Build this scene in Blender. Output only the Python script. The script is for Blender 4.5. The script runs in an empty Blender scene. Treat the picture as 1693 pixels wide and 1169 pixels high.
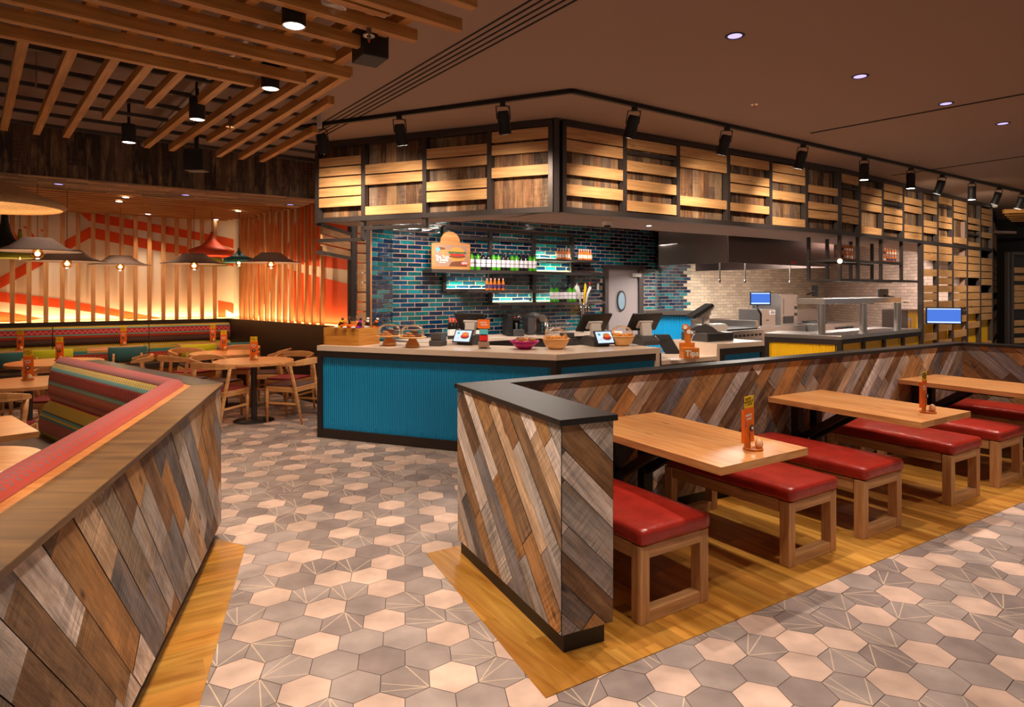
import bpy, math, random
from mathutils import Vector, Matrix
C = bpy.context.scene.collection
PI = math.pi
R = math.radians
def lin(c):
    return tuple(((x/255)/12.92 if x/255 <= .04045 else ((x/255+.055)/1.055)**2.4) for x in c[:3])

# ---------------------------------------------------------------- camera, world, exposure
F, CX, VH, H = 1070.0, 846.5, 480.0, 1.6          # focal length and horizon of the photograph, eye height
cam = bpy.data.cameras.new('camera'); camo = bpy.data.objects.new('camera', cam); C.objects.link(camo)
camo.location = (0, 0, H); camo.rotation_euler = (PI/2, 0, 0)
cam.sensor_width = 36; cam.lens = 36*F/1693; cam.shift_y = -(584.5-VH)/1693; cam.clip_start = .05
bpy.context.scene.camera = camo
vs = bpy.context.scene.view_settings
vs.view_transform = 'Standard'; vs.look = 'None'; vs.gamma = 1; vs.use_curve_mapping = False
vs.exposure = 0.0
W = bpy.data.worlds.new('world'); bpy.context.scene.world = W; W.use_nodes = True
bg = W.node_tree.nodes['Background']; bg.inputs[0].default_value = (1, .78, .62, 1); bg.inputs[1].default_value = .3

# ---------------------------------------------------------------- measuring helpers
def PX(u, v, h):                                   # point at height h seen along a sight line
    y = (H-h)*F/(v-VH); return Vector(((u-CX)/F*y, y, h))
def PD(u, v, y):                                   # point at depth y
    return Vector(((u-CX)/F*y, y, H-(v-VH)*y/F))
def on(u, P, D):                                   # plan intersection of a sight column with the line P + t D
    k = (u-CX)/F; t = (k*P[1]-P[0])/(D[0]-k*D[1]); return t
def onp(u, v, P, D, off=0):                        # point on a vertical plane through P along D, off towards the viewer side
    t = on(u, P, D); x, y = P[0]+D[0]*t, P[1]+D[1]*t
    return Vector((x+D[1]*off, y-D[0]*off, H-(v-VH)*y/F))
def dirn(a): return Vector((math.cos(R(a)), math.sin(R(a))))
def isect(P, D, Q, E):
    det = D[0]*(-E[1])+E[0]*D[1]; rx, ry = Q[0]-P[0], Q[1]-P[1]
    t = (rx*(-E[1])+E[0]*ry)/det; return Vector((P[0]+D[0]*t, P[1]+D[1]*t))
def v3(p, z): return Vector((p[0], p[1], z))

# ---------------------------------------------------------------- object helpers
ROOT = {}
def props(o, label=None, cat=None, group=None, kind=None):
    if label: o['label'] = label
    if cat: o['category'] = cat
    if group: o['group'] = group
    if kind: o['kind'] = kind
    return o
def thing(name, label, cat, loc=(0, 0, 0), rz=0, group=None, kind=None):
    o = bpy.data.objects.new(name, None); o.empty_display_size = .1; C.objects.link(o)
    o.location = loc; o.rotation_euler = (0, 0, rz)
    ROOT[o.name] = (Matrix.Translation(Vector(loc)) @ Matrix.Rotation(rz, 4, 'Z')).inverted()
    return props(o, label, cat, group, kind)
def dup(o, loc=None, rz=None, label=None, group=None, parent=None):
    c = o.copy(); C.objects.link(c)
    if parent: c.parent = parent
    if loc is not None: c.location = loc
    if rz is not None: c.rotation_euler = (0, 0, rz)
    if label: c['label'] = label
    if group: c['group'] = group
    for ch in list(o.children): dup(ch, parent=c)
    return c
class MB:
    def __init__(s, seed=0):
        s.v = []; s.f = []; s.uv = []; s.col = []; s.mi = []; s.sm = []; s.r = random.Random(seed); s.M = None; s.c = (1, 1, 1); s.m = 0; s.smooth = False
    def poly(s, pts, uvs=None, col=None, m=None):
        n = len(s.v); pts = [Vector(p) for p in pts]
        if s.M: pts = [s.M @ p for p in pts]
        s.v += [tuple(p) for p in pts]; s.f.append(tuple(range(n, n+len(pts))))
        if uvs is None:
            a, b, c = pts[0], pts[1], pts[2]; nn = (b-a).cross(c-a)
            ax = max(range(3), key=lambda i: abs(nn[i]))
            uvs = [((p.x, p.y) if ax == 2 else (p.y, p.z) if ax == 0 else (p.x, p.z)) for p in pts]
        s.uv.append(uvs); s.col.append(col or s.c); s.mi.append(s.m if m is None else m); s.sm.append(s.smooth)
    def mesh(s, vs, fs, uvf=None, smooth=True):
        n = len(s.v); vs = [Vector(p) for p in vs]
        if s.M: vs = [s.M @ p for p in vs]
        s.v += [tuple(p) for p in vs]
        for f in fs:
            s.f.append(tuple(i+n for i in f)); s.uv.append([(uvf[i] if uvf else (vs[i].x+vs[i].y, vs[i].z)) for i in f])
            s.col.append(s.c); s.mi.append(s.m); s.sm.append(smooth)
    def obox(s, c, X, Y, Z):                        # centre and three half vectors; uv runs along the longest side
        c, X, Y, Z = map(Vector, (c, X, Y, Z)); A = [X, Y, Z]; L = [a.length for a in A]
        k = s.r.random()*7; 
        for i in range(3):
            j, l = (i+1) % 3, (i+2) % 3
            if L[j] < L[l]: j, l, fl = l, j, True
            else: fl = False
            for sg in (1, -1):
                o = c+A[i]*sg; P = [o-A[j]-A[l], o+A[j]-A[l], o+A[j]+A[l], o-A[j]+A[l]]
                q = [(k, k), (k+2*L[j], k), (k+2*L[j], k+2*L[l]), (k, k+2*L[l])]
                if (sg < 0) != fl: P = P[::-1]; q = q[::-1]
                if A[0].cross(A[1]).dot(A[2]) < 0: P = P[::-1]; q = q[::-1]
                s.poly(P, q)
    def box(s, x0, x1, y0, y1, z0, z1):
        s.obox(((x0+x1)/2, (y0+y1)/2, (z0+z1)/2), ((x1-x0)/2, 0, 0), (0, (y1-y0)/2, 0), (0, 0, (z1-z0)/2))
    def beam(s, a, b, w, h, up=(0, 0, 1)):
        a, b = Vector(a), Vector(b); d = b-a; L = d.length; d.normalize(); up = Vector(up)
        if abs(d.dot(up)) > .98: up = Vector((0, 1, 0))
        x = d.cross(up).normalized(); z = x.cross(d)
        s.obox((a+b)/2, d*(L/2), x*(w/2), z*(h/2))
    def slab(s, a, b, z0, z1, th, side=0):          # upright slab between plan points a and b; side shifts it along the normal
        a, b = Vector(a[:2]), Vector(b[:2]); d = (b-a); L = d.length; d.normalize(); n = Vector((d.y, -d.x))
        c = (a+b)/2+n*side
        s.obox((c.x, c.y, (z0+z1)/2), (d.x*L/2, d.y*L/2, 0), (n.x*th/2, n.y*th/2, 0), (0, 0, (z1-z0)/2))
    def prism(s, pts, z0, z1):
        pts = [Vector(p[:2]) for p in pts]; ar = sum(pts[i].x*pts[(i+1) % len(pts)].y-pts[(i+1) % len(pts)].x*pts[i].y for i in range(len(pts)))
        if ar < 0: pts = pts[::-1]
        s.poly([v3(p, z1) for p in pts]); s.poly([v3(p, z0) for p in pts[::-1]])
        for i, p in enumerate(pts):
            q = pts[(i+1) % len(pts)]; L = (q-p).length
            s.poly([v3(p, z0), v3(q, z0), v3(q, z1), v3(p, z1)], [(0, z0), (L, z0), (L, z1), (0, z1)])
    def lathe(s, c, prof, seg=24, smooth=True, axis=None, caps=True):
        c = Vector(c); vs = []; uvf = []; n = len(prof)
        q = Vector((0, 0, 1)).rotation_difference(Vector(axis)) if axis is not None else None
        for i in range(seg+1):
            a = 2*PI*i/seg
            for r, z in prof:
                p = Vector((r*math.cos(a), r*math.sin(a), z))
                if q: p = q @ p
                vs.append(c+p); uvf.append((i/seg*2*PI*max(p2[0] for p2 in prof), sum(math.dist(prof[k], prof[k+1]) for k in range(prof.index((r, z)))) if False else z+r))
        fs = []
        for i in range(seg):
            for j in range(n-1):
                fs.append((i*n+j, (i+1)*n+j, (i+1)*n+j+1, i*n+j+1))
        s.mesh(vs, fs, uvf, smooth)
        if caps:
            for k, rev in ((0, True), (n-1, False)):
                if prof[k][0] > 1e-4:
                    P = [vs[i*n+k] for i in range(seg)]
                    s.poly(P[::-1] if rev else P) if not s.M else s.poly(P[::-1] if rev else P)
    def cyl(s, a, b, r0, r1=None, seg=16, smooth=True):
        a, b = Vector(a), Vector(b); L = (b-a).length
        s.lathe(a, [(r0, 0), (r0 if r1 is None else r1, L)], seg, smooth, axis=(b-a))
    def tube(s, pts, rs, seg=8, sq=1.0):             # smooth tube through points with varying radius, sq flattens its section
        pts = [Vector(p) for p in pts]; n = len(pts)
        if not isinstance(rs, (list, tuple)): rs = [rs]*n
        vs = []; up = Vector((0, 0, 1))
        for i, p in enumerate(pts):
            d = (pts[min(i+1, n-1)]-pts[max(i-1, 0)]).normalized()
            x = d.cross(up)
            if x.length < .05: x = d.cross(Vector((0, 1, 0)))
            x.normalize(); y = x.cross(d)
            for k in range(seg):
                a = 2*PI*k/seg; vs.append(p+x*math.cos(a)*rs[i]*sq+y*math.sin(a)*rs[i])
        fs = [(i*seg+k, i*seg+(k+1) % seg, (i+1)*seg+(k+1) % seg, (i+1)*seg+k) for i in range(n-1) for k in range(seg)]
        fs += [tuple(range(seg))[::-1], tuple((n-1)*seg+k for k in range(seg))]
        s.mesh(vs, fs)
    def ball(s, c, r, rz=None, seg=12, top=1.0):
        rz = rz or r; n = 8
        s.lathe(c, [(max(r*math.sin(PI*k/n), 1e-5), -rz*math.cos(PI*k/n)) for k in range(n+1)], seg, caps=False)
    def rbox(s, X, Y, Z, c, r, n=3, crown=0):       # rounded cushion: half sizes X,Y,Z
        N = 12; M2 = 8; vs = []; fs = []
        def sp(t, half):                             # spread samples: dense near rims
            return half*math.sin(t*PI/2) if False else t*half
        import itertools
        g = [-1, -1+.02, -1+.06]+[-.8+.2*i for i in range(9)]+[1-.06, 1-.02, 1]
        def put(p):
            q = Vector(p); inner = Vector((max(-X+r, min(X-r, q.x)), max(-Y+r, min(Y-r, q.y)), max(-Z+r, min(Z-r, q.z))))
            d = q-inner
            if d.length > 1e-9: q = inner+d.normalized()*r
            if crown and q.z > 0: q.z += crown*(1-(q.x/X)**2)*(1-(q.y/Y)**2)
            return q+Vector(c)
        for ax in range(3):
            for sg in (1, -1):
                base = len(vs)
                for a in g:
                    for b in g:
                        p = [0, 0, 0]; p[ax] = sg*(X, Y, Z)[ax]; j, l = (ax+1) % 3, (ax+2) % 3
                        p[j] = a*(X, Y, Z)[j]; p[l] = b*(X, Y, Z)[l]; vs.append(put(p))
                k = len(g)
                for i in range(k-1):
                    for jj in range(k-1):
                        f = (base+i*k+jj, base+(i+1)*k+jj, base+(i+1)*k+jj+1, base+i*k+jj+1)
                        fs.append(f if sg > 0 else f[::-1])
        s.mesh(vs, fs)
    def build(s, name, mats, parent=None, label=None, cat=None, group=None, kind=None, base=None, bevel=0, weld=False, solid=0):
        mats = mats if isinstance(mats, (list, tuple)) else [mats]
        me = bpy.data.meshes.new(name); V = [Vector(p) for p in s.v]
        if base is not None: V = [p-Vector(base) for p in V]
        if parent is not None:
            Mi = ROOT.get(parent.name)
            if Mi and getattr(s, 'world', True): V = [Mi @ p for p in V]
        me.from_pydata([tuple(p) for p in V], [], s.f)
        for m in mats: me.materials.append(m)
        uvl = me.uv_layers.new(name='UVMap'); ca = me.color_attributes.new('Col', 'FLOAT_COLOR', 'CORNER')
        i = 0; fl = []; cl = []
        for f, q, c in zip(s.f, s.uv, s.col):
            for k in range(len(f)): fl += [q[k][0], q[k][1]]; cl += [c[0], c[1], c[2], 1]
        me.uv_layers[0].data.foreach_set('uv', fl); ca = me.color_attributes[0]; ca.data.foreach_set('color', cl)
        me.polygons.foreach_set('material_index', s.mi); me.polygons.foreach_set('use_smooth', s.sm)
        if weld:
            import bmesh
            bm = bmesh.new(); bm.from_mesh(me); bmesh.ops.remove_doubles(bm, verts=bm.verts, dist=1e-4); bm.to_mesh(me); bm.free()
        me.update()
        o = bpy.data.objects.new(name, me); C.objects.link(o)
        if base is not None: o.location = base
        if parent is not None:
            o.parent = parent
            if parent.name in ROOT: ROOT[o.name] = ROOT[parent.name]
        if bevel:
            b = o.modifiers.new('bevel', 'BEVEL'); b.width = bevel; b.segments = 2; b.limit_method = 'ANGLE'
            import bmesh
            bm = bmesh.new(); bm.from_mesh(me); bmesh.ops.remove_doubles(bm, verts=bm.verts, dist=1e-5); bm.to_mesh(me); bm.free()
        return props(o, label, cat, group, kind)
def LMB(seed=0):                                    # local-coordinate builder for repeated things
    m = MB(seed); m.world = False; return m
ORD = 'first second third fourth fifth sixth seventh eighth ninth tenth eleventh twelfth thirteenth fourteenth fifteenth sixteenth seventeenth eighteenth nineteenth twentieth twenty-first twenty-second twenty-third twenty-fourth twenty-fifth twenty-sixth twenty-seventh twenty-eighth'.split()

def text(s, size, mat, parent=None, name='lettering', M=None, label=None, world=False, ext=.001, bold=0.0, align='CENTER'):
    cu = bpy.data.curves.new('txt', 'FONT'); cu.body = s; cu.size = size; cu.align_x = align; cu.align_y = 'CENTER'; cu.extrude = ext; cu.offset = bold
    cu.resolution_u = 3
    t = bpy.data.objects.new('txt', cu); me = bpy.data.meshes.new_from_object(t)
    bpy.data.objects.remove(t); me.materials.clear(); me.materials.append(mat); me.name = name
    if M: me.transform(M)
    if world and parent is not None and parent.name in ROOT: me.transform(ROOT[parent.name])
    o = bpy.data.objects.new(name, me); C.objects.link(o)
    if parent: o.parent = parent
    return props(o, label)
def frame3(o, x, y, z):                              # matrix with the given origin and axes
    x, y, z = Vector(x).normalized(), Vector(y).normalized(), Vector(z).normalized()
    return Matrix(((x.x, y.x, z.x, o[0]), (x.y, y.y, z.y, o[1]), (x.z, y.z, z.z, o[2]), (0, 0, 0, 1)))

# ---------------------------------------------------------------- materials
def newmat(name):
    m = bpy.data.materials.new(name); m.use_nodes = True; nt = m.node_tree
    return m, nt, nt.nodes['Principled BSDF']
def N(nt, t, **k):
    n = nt.nodes.new(t)
    for a, b in k.items():
        if a.startswith('i_'): n.inputs[a[2:].replace('_', ' ')].default_value = b
        else: setattr(n, a, b)
    return n
def L(nt, a, b): nt.links.new(a, b)
def mixc(nt, mode, fac, a, b):
    n = N(nt, 'ShaderNodeMix', data_type='RGBA', blend_type=mode)
    for s, x in ((0, fac), (6, a), (7, b)):
        if hasattr(x, 'links'): L(nt, x, n.inputs[s])
        else: n.inputs[s].default_value = x if s == 0 else (*x, 1) if len(x) == 3 else x
    return n.outputs[2]
def uvmap(nt, sc):
    t = N(nt, 'ShaderNodeTexCoord'); m = N(nt, 'ShaderNodeMapping'); m.inputs['Scale'].default_value = sc
    L(nt, t.outputs['UV'], m.inputs[0]); return m.outputs[0]
def plain(name, col, rough=.5, metal=0, spec=.5, noise=0, nscale=30, bump=0, coat=0, emis=None, es=0):
    m, nt, b = newmat(name); c = lin(col)
    b.inputs['Base Color'].default_value = (*c, 1); b.inputs['Roughness'].default_value = rough; b.inputs['Metallic'].default_value = metal
    b.inputs['Specular IOR Level'].default_value = spec; b.inputs['Coat Weight'].default_value = coat
    if noise or bump:
        t = N(nt, 'ShaderNodeTexCoord'); n = N(nt, 'ShaderNodeTexNoise'); n.inputs['Scale'].default_value = nscale; n.inputs['Detail'].default_value = 5
        L(nt, t.outputs['Object'], n.inputs['Vector'])
        if noise:
            L(nt, mixc(nt, 'MIX', n.outputs[0], tuple(x*(1-noise) for x in c), tuple(min(1, x*(1+noise)) for x in c)), b.inputs['Base Color'])
        if bump:
            bp = N(nt, 'ShaderNodeBump'); bp.inputs['Strength'].default_value = bump; bp.inputs['Distance'].default_value = .01
            L(nt, n.outputs[0], bp.inputs['Height']); L(nt, bp.outputs[0], b.inputs['Normal'])
    if emis:
        b.inputs['Emission Color'].default_value = (*lin(emis), 1); b.inputs['Emission Strength'].default_value = es
    return m
def wood(name, c1, c2, rough=.45, sx=2.5, sy=35, coat=0, knots=True, attr=False, planks=0):
    m, nt, b = newmat(name)
    n = N(nt, 'ShaderNodeTexNoise'); n.inputs['Scale'].default_value = 1; n.inputs['Detail'].default_value = 6; n.inputs['Distortion'].default_value = .6
    L(nt, uvmap(nt, (sx, sy, 1)), n.inputs['Vector'])
    r = N(nt, 'ShaderNodeValToRGB'); r.color_ramp.elements[0].position = .35; r.color_ramp.elements[1].position = .68
    r.color_ramp.elements[0].color = (*lin(c1), 1); r.color_ramp.elements[1].color = (*lin(c2), 1); L(nt, n.outputs[0], r.inputs[0])
    out = r.outputs[0]
    n2 = N(nt, 'ShaderNodeTexNoise'); n2.inputs['Scale'].default_value = 1; n2.inputs['Detail'].default_value = 2
    L(nt, uvmap(nt, (1.2, 5, 1)), n2.inputs['Vector'])
    out = mixc(nt, 'SOFT_LIGHT', .55, out, n2.outputs[1] if False else n2.outputs[0])
    if knots:
        vo = N(nt, 'ShaderNodeTexVoronoi'); vo.inputs['Scale'].default_value = 1; L(nt, uvmap(nt, (2.2, 6, 1)), vo.inputs['Vector'])
        k = N(nt, 'ShaderNodeMapRange'); k.inputs[1].default_value = .02; k.inputs[2].default_value = .13; k.inputs[3].default_value = .8; k.inputs[4].default_value = 0
        L(nt, vo.outputs['Distance'], k.inputs[0]); out = mixc(nt, 'MULTIPLY', k.outputs[0], out, (.35, .22, .15))
    if attr:
        a = N(nt, 'ShaderNodeVertexColor', layer_name='Col'); out = mixc(nt, 'MULTIPLY', 1, out, a.outputs[0])
    L(nt, out, b.inputs['Base Color']); b.inputs['Roughness'].default_value = rough; b.inputs['Coat Weight'].default_value = coat; b.inputs['Coat Roughness'].default_value = .25
    bp = N(nt, 'ShaderNodeBump'); bp.inputs['Strength'].default_value = .15; bp.inputs['Distance'].default_value = .004
    L(nt, n.outputs[0], bp.inputs['Height']); L(nt, bp.outputs[0], b.inputs['Normal'])
    return m
def reclaimed(name, rough=.7, gain=1.0):
    m, nt, b = newmat(name)
    a = N(nt, 'ShaderNodeVertexColor', layer_name='Col')
    g = N(nt, 'ShaderNodeTexNoise'); g.inputs['Detail'].default_value = 8; g.inputs['Roughness'].default_value = .65; g.inputs['Scale'].default_value = 1; g.inputs['Distortion'].default_value = .4
    L(nt, uvmap(nt, (4, 60, 1)), g.inputs['Vector'])
    g2 = N(nt, 'ShaderNodeTexNoise'); g2.inputs['Detail'].default_value = 3; g2.inputs['Scale'].default_value = 1; L(nt, uvmap(nt, (3, 9, 1)), g2.inputs['Vector'])
    sw = N(nt, 'ShaderNodeTexNoise'); sw.inputs['Detail'].default_value = 2; sw.inputs['Scale'].default_value = 1; sw.inputs['Distortion'].default_value = .5
    L(nt, uvmap(nt, (85, 3, 1)), sw.inputs['Vector'])
    mr = N(nt, 'ShaderNodeMapRange'); mr.inputs[1].default_value = .3; mr.inputs[2].default_value = .7; mr.inputs[3].default_value = .62; mr.inputs[4].default_value = 1.4; L(nt, g.outputs[0], mr.inputs[0])
    out = mixc(nt, 'MULTIPLY', 1, a.outputs[0], mr.outputs[0])
    mr2 = N(nt, 'ShaderNodeMapRange'); mr2.inputs[1].default_value = .35; mr2.inputs[2].default_value = .65; mr2.inputs[3].default_value = .8*gain; mr2.inputs[4].default_value = 1.5*gain; L(nt, g2.outputs[0], mr2.inputs[0])
    out = mixc(nt, 'MULTIPLY', 1, out, mr2.outputs[0])
    pat = N(nt, 'ShaderNodeTexNoise'); pat.inputs['Scale'].default_value = 1; L(nt, uvmap(nt, (2, 4, 1)), pat.inputs['Vector'])
    pm = N(nt, 'ShaderNodeMapRange'); pm.inputs[1].default_value = .48; pm.inputs[2].default_value = .62; pm.inputs[3].default_value = .15; pm.inputs[4].default_value = .85; L(nt, pat.outputs[0], pm.inputs[0])
    swm = N(nt, 'ShaderNodeMapRange'); swm.inputs[1].default_value = .42; swm.inputs[2].default_value = .58; swm.inputs[3].default_value = .62; swm.inputs[4].default_value = 1.15; L(nt, sw.outputs[0], swm.inputs[0])
    out = mixc(nt, 'MULTIPLY', pm.outputs[0], out, swm.outputs[0])
    wt = N(nt, 'ShaderNodeTexNoise'); wt.inputs['Scale'].default_value = 1; wt.inputs['Detail'].default_value = 6; wt.inputs['Roughness'].default_value = .7; L(nt, uvmap(nt, (2.5, 14, 1)), wt.inputs['Vector'])
    wm = N(nt, 'ShaderNodeMapRange'); wm.inputs[1].default_value = .5; wm.inputs[2].default_value = .68; wm.inputs[3].default_value = 0; wm.inputs[4].default_value = .6; L(nt, wt.outputs[0], wm.inputs[0])
    out = mixc(nt, 'MIX', wm.outputs[0], out, lin((176, 140, 100)))
    vk = N(nt, 'ShaderNodeTexVoronoi'); vk.inputs['Scale'].default_value = 1; L(nt, uvmap(nt, (2.6, 7, 1)), vk.inputs['Vector'])
    kk = N(nt, 'ShaderNodeMapRange'); kk.inputs[1].default_value = .03; kk.inputs[2].default_value = .12; kk.inputs[3].default_value = .9; kk.inputs[4].default_value = 0
    L(nt, vk.outputs['Distance'], kk.inputs[0]); out = mixc(nt, 'MULTIPLY', kk.outputs[0], out, (.18, .12, .09))
    L(nt, out, b.inputs['Base Color']); b.inputs['Roughness'].default_value = rough; b.inputs['Specular IOR Level'].default_value = .35
    bp = N(nt, 'ShaderNodeBump'); bp.inputs['Strength'].default_value = .5; bp.inputs['Distance'].default_value = .004
    L(nt, g.outputs[0], bp.inputs['Height']); L(nt, bp.outputs[0], b.inputs['Normal'])
    return m
def attrmat(name, rough=.5, noise=.25, nscale=8, bump=0, spec=.5, coat=0, tile=False):
    m, nt, b = newmat(name); a = N(nt, 'ShaderNodeVertexColor', layer_name='Col')
    t = N(nt, 'ShaderNodeTexCoord'); n = N(nt, 'ShaderNodeTexNoise'); n.inputs['Scale'].default_value = nscale; n.inputs['Detail'].default_value = 5
    L(nt, t.outputs['Object'], n.inputs['Vector'])
    mr = N(nt, 'ShaderNodeMapRange'); mr.inputs[1].default_value = .3; mr.inputs[2].default_value = .7; mr.inputs[3].default_value = 1-noise; mr.inputs[4].default_value = 1+noise; L(nt, n.outputs[0], mr.inputs[0])
    L(nt, mixc(nt, 'MULTIPLY', 1, a.outputs[0], mr.outputs[0]), b.inputs['Base Color'])
    b.inputs['Roughness'].default_value = rough; b.inputs['Specular IOR Level'].default_value = spec; b.inputs['Coat Weight'].default_value = coat
    if bump:
        n2 = N(nt, 'ShaderNodeTexNoise'); n2.inputs['Scale'].default_value = 22; L(nt, t.outputs['Object'], n2.inputs['Vector'])
        bp = N(nt, 'ShaderNodeBump'); bp.inputs['Strength'].default_value = bump; bp.inputs['Distance'].default_value = .004
        L(nt, n2.outputs[0], bp.inputs['Height']); L(nt, bp.outputs[0], b.inputs['Normal'])
    return m
def emit(name, col, s):
    m, nt, b = newmat(name); b.inputs['Base Color'].default_value = (0, 0, 0, 1)
    b.inputs['Emission Color'].default_value = (*lin(col), 1); b.inputs['Emission Strength'].default_value = s; return m
def glassy(name, tint=(255, 255, 255), alpha=.05):
    m = bpy.data.materials.new(name); m.use_nodes = True; nt = m.node_tree; nt.nodes.clear()
    o = N(nt, 'ShaderNodeOutputMaterial'); mx = N(nt, 'ShaderNodeMixShader'); tr = N(nt, 'ShaderNodeBsdfTransparent'); gl = N(nt, 'ShaderNodeBsdfGlossy')
    tr.inputs[0].default_value = (*lin(tint), 1); gl.inputs['Roughness'].default_value = .03
    fr = N(nt, 'ShaderNodeLayerWeight'); fr.inputs[0].default_value = .2
    ma = N(nt, 'ShaderNodeMath', operation='MULTIPLY_ADD'); ma.inputs[1].default_value = .65; ma.inputs[2].default_value = alpha
    L(nt, fr.outputs['Fresnel'], ma.inputs[0]); L(nt, ma.outputs[0], mx.inputs[0]); L(nt, tr.outputs[0], mx.inputs[1]); L(nt, gl.outputs[0], mx.inputs[2]); L(nt, mx.outputs[0], o.inputs[0])
    return m
def math2(nt, op, a, b=None):
    n = N(nt, 'ShaderNodeMath', operation=op)
    for i, x in enumerate((a, b)):
        if x is None: continue
        if hasattr(x, 'links'): L(nt, x, n.inputs[i])
        else: n.inputs[i].default_value = x
    return n.outputs[0]
def fabric(name, bands, zz):
    # bands: (top v, colour); zz: (v centre, amplitude, period, line thickness, colour); u, v in metres, v measured up the pad
    m, nt, b = newmat(name); t = N(nt, 'ShaderNodeTexCoord'); s = N(nt, 'ShaderNodeSeparateXYZ'); L(nt, t.outputs['UV'], s.inputs[0])
    u, v = s.outputs[0], s.outputs[1]
    r = N(nt, 'ShaderNodeValToRGB'); cr = r.color_ramp; cr.interpolation = 'CONSTANT'
    for i, (p, c) in enumerate(bands):
        e = cr.elements[i] if i < 2 else cr.elements.new(p)
        e.position = p; e.color = (*lin(c), 1)
    L(nt, v, r.inputs[0]); out = r.outputs[0]
    for vc, amp, per, th, c in zz:
        tri = math2(nt, 'PINGPONG', math2(nt, 'DIVIDE', u, per), .5)      # 0..0.5
        wv = math2(nt, 'MULTIPLY', math2(nt, 'SUBTRACT', tri, .25), amp*4)
        d = math2(nt, 'ABSOLUTE', math2(nt, 'SUBTRACT', math2(nt, 'SUBTRACT', v, vc), wv))
        out = mixc(nt, 'MIX', math2(nt, 'LESS_THAN', d, th), out, lin(c))
    L(nt, out, b.inputs['Base Color']); b.inputs['Roughness'].default_value = .9; b.inputs['Specular IOR Level'].default_value = .2
    b.inputs['Sheen Weight'].default_value = .2
    w = N(nt, 'ShaderNodeTexNoise'); w.inputs['Scale'].default_value = 350; L(nt, t.outputs['UV'], w.inputs['Vector'])
    bp = N(nt, 'ShaderNodeBump'); bp.inputs['Strength'].default_value = .3; bp.inputs['Distance'].default_value = .002; L(nt, w.outputs[0], bp.inputs['Height']); L(nt, bp.outputs[0], b.inputs['Normal'])
    return m

M = {}
M['black_steel'] = plain('black_steel', (74, 66, 64), .4, .5, noise=.2)
M['black'] = plain('black_paint', (20, 19, 20), .5)
M['dark_frame'] = plain('dark_frame', (48, 38, 34), .5, .3, noise=.2)
M['stainless'] = plain('stainless', (190, 185, 182), .28, 1, noise=.05, nscale=4)
M['hood_steel'] = plain('hood_steel', (112, 98, 94), .3, 1, noise=.06, nscale=3)
M['chrome'] = plain('chrome', (210, 208, 205), .12, 1)
M['oak'] = wood('oak', (190, 128, 72), (222, 165, 105), .42)
M['slat_oak'] = wood('slat_oak', (190, 140, 88), (216, 168, 114), .6)
M['raft_oak'] = wood('raft_oak', (178, 122, 58), (208, 152, 84), .55)
M['bench_oak'] = wood('bench_oak', (172, 122, 74), (204, 152, 100), .5)
M['table_oak'] = wood('table_oak', (200, 134, 74), (228, 168, 106), .35, coat=.25, attr=True)
M['floor_oak'] = wood('floor_oak', (176, 122, 44), (218, 166, 80), .35, sx=2, sy=18, coat=.2, attr=True)
M['orange_wood'] = wood('orange_wood', (190, 100, 25), (220, 130, 40), .4, knots=False)
M['crate_wood'] = wood('crate_wood', (176, 112, 36), (214, 150, 60), .5, knots=False)
M['cap_wood'] = wood('cap_wood', (26, 22, 20), (40, 33, 29), .42, knots=False)
M['cap_bronze'] = wood('cap_bronze', (88, 58, 24), (128, 90, 44), .42, sx=2, sy=20)
M['trim_oak'] = wood('trim_oak', (180, 110, 50), (205, 135, 70), .45, knots=False)
M['reclaimed'] = reclaimed('reclaimed_planks')
M['soffit_wood'] = reclaimed('reclaimed_soffit', .8)
M['tile'] = attrmat('glazed_tile', .12, .35, 25, .25, .6, .5)
M['cream_tile'] = attrmat('cream_tile', .35, .12, 25, .1)
M['mortar'] = plain('mortar', (190, 150, 125), .9, noise=.15)
M['mortar_cream'] = plain('mortar_cream', (150, 120, 105), .9)
M['floor_tile'] = attrmat('cement_tile', .5, .24, 5, .04, .4)
M['grout'] = plain('grout', (70, 58, 52), .9)
M['ceiling'] = plain('ceiling_paint', (160, 136, 122), .85)
M['groove'] = plain('ceiling_groove', (30, 22, 18), .9)
M['cream_wall'] = plain('cream_wall', (240, 224, 200), .8, noise=.04, nscale=3)
M['orange_wall'] = plain('orange_wall', (236, 84, 22), .75)
M['dado'] = plain('dado_steel', (48, 36, 30), .42, .5, noise=.35, nscale=5)
M['teal'] = plain('teal_paint', (0, 146, 204), .45)
M['yellow'] = plain('yellow_paint', (252, 196, 0), .45)
M['stone'] = plain('pale_stone', (226, 204, 184), .25, noise=.05, nscale=20)
M['red_leather'] = plain('red_leather', (158, 38, 26), .32, noise=.42, nscale=9, bump=.9, coat=.1)
M['brown_leather'] = plain('brown_leather', (62, 46, 40), .35, noise=.2, nscale=7)
M['pad_red'] = plain('pad_red', (150, 44, 56), .6)
M['pad_brown'] = plain('pad_brown', (92, 66, 62), .6)
M['wool_teal'] = plain('wool_teal', (52, 96, 98), .95, noise=.35, nscale=60)
M['wool_yellow'] = plain('wool_yellow', (190, 186, 24), .95, noise=.2, nscale=60)
M['white'] = plain('white', (235, 232, 228), .5)
M['grey_plastic'] = plain('grey_plastic', (70, 66, 66), .4)
M['light_plastic'] = plain('light_plastic', (196, 188, 184), .35)
M['orange_card'] = plain('orange_card', (240, 110, 15), .5)
M['yellow_card'] = plain('yellow_card', (250, 205, 10), .5)
M['card_black'] = plain('card_black', (15, 13, 12), .5)
M['blue_ink'] = plain('blue_ink', (30, 70, 200), .5)
M['egg'] = plain('egg', (232, 180, 130), .45)
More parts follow.
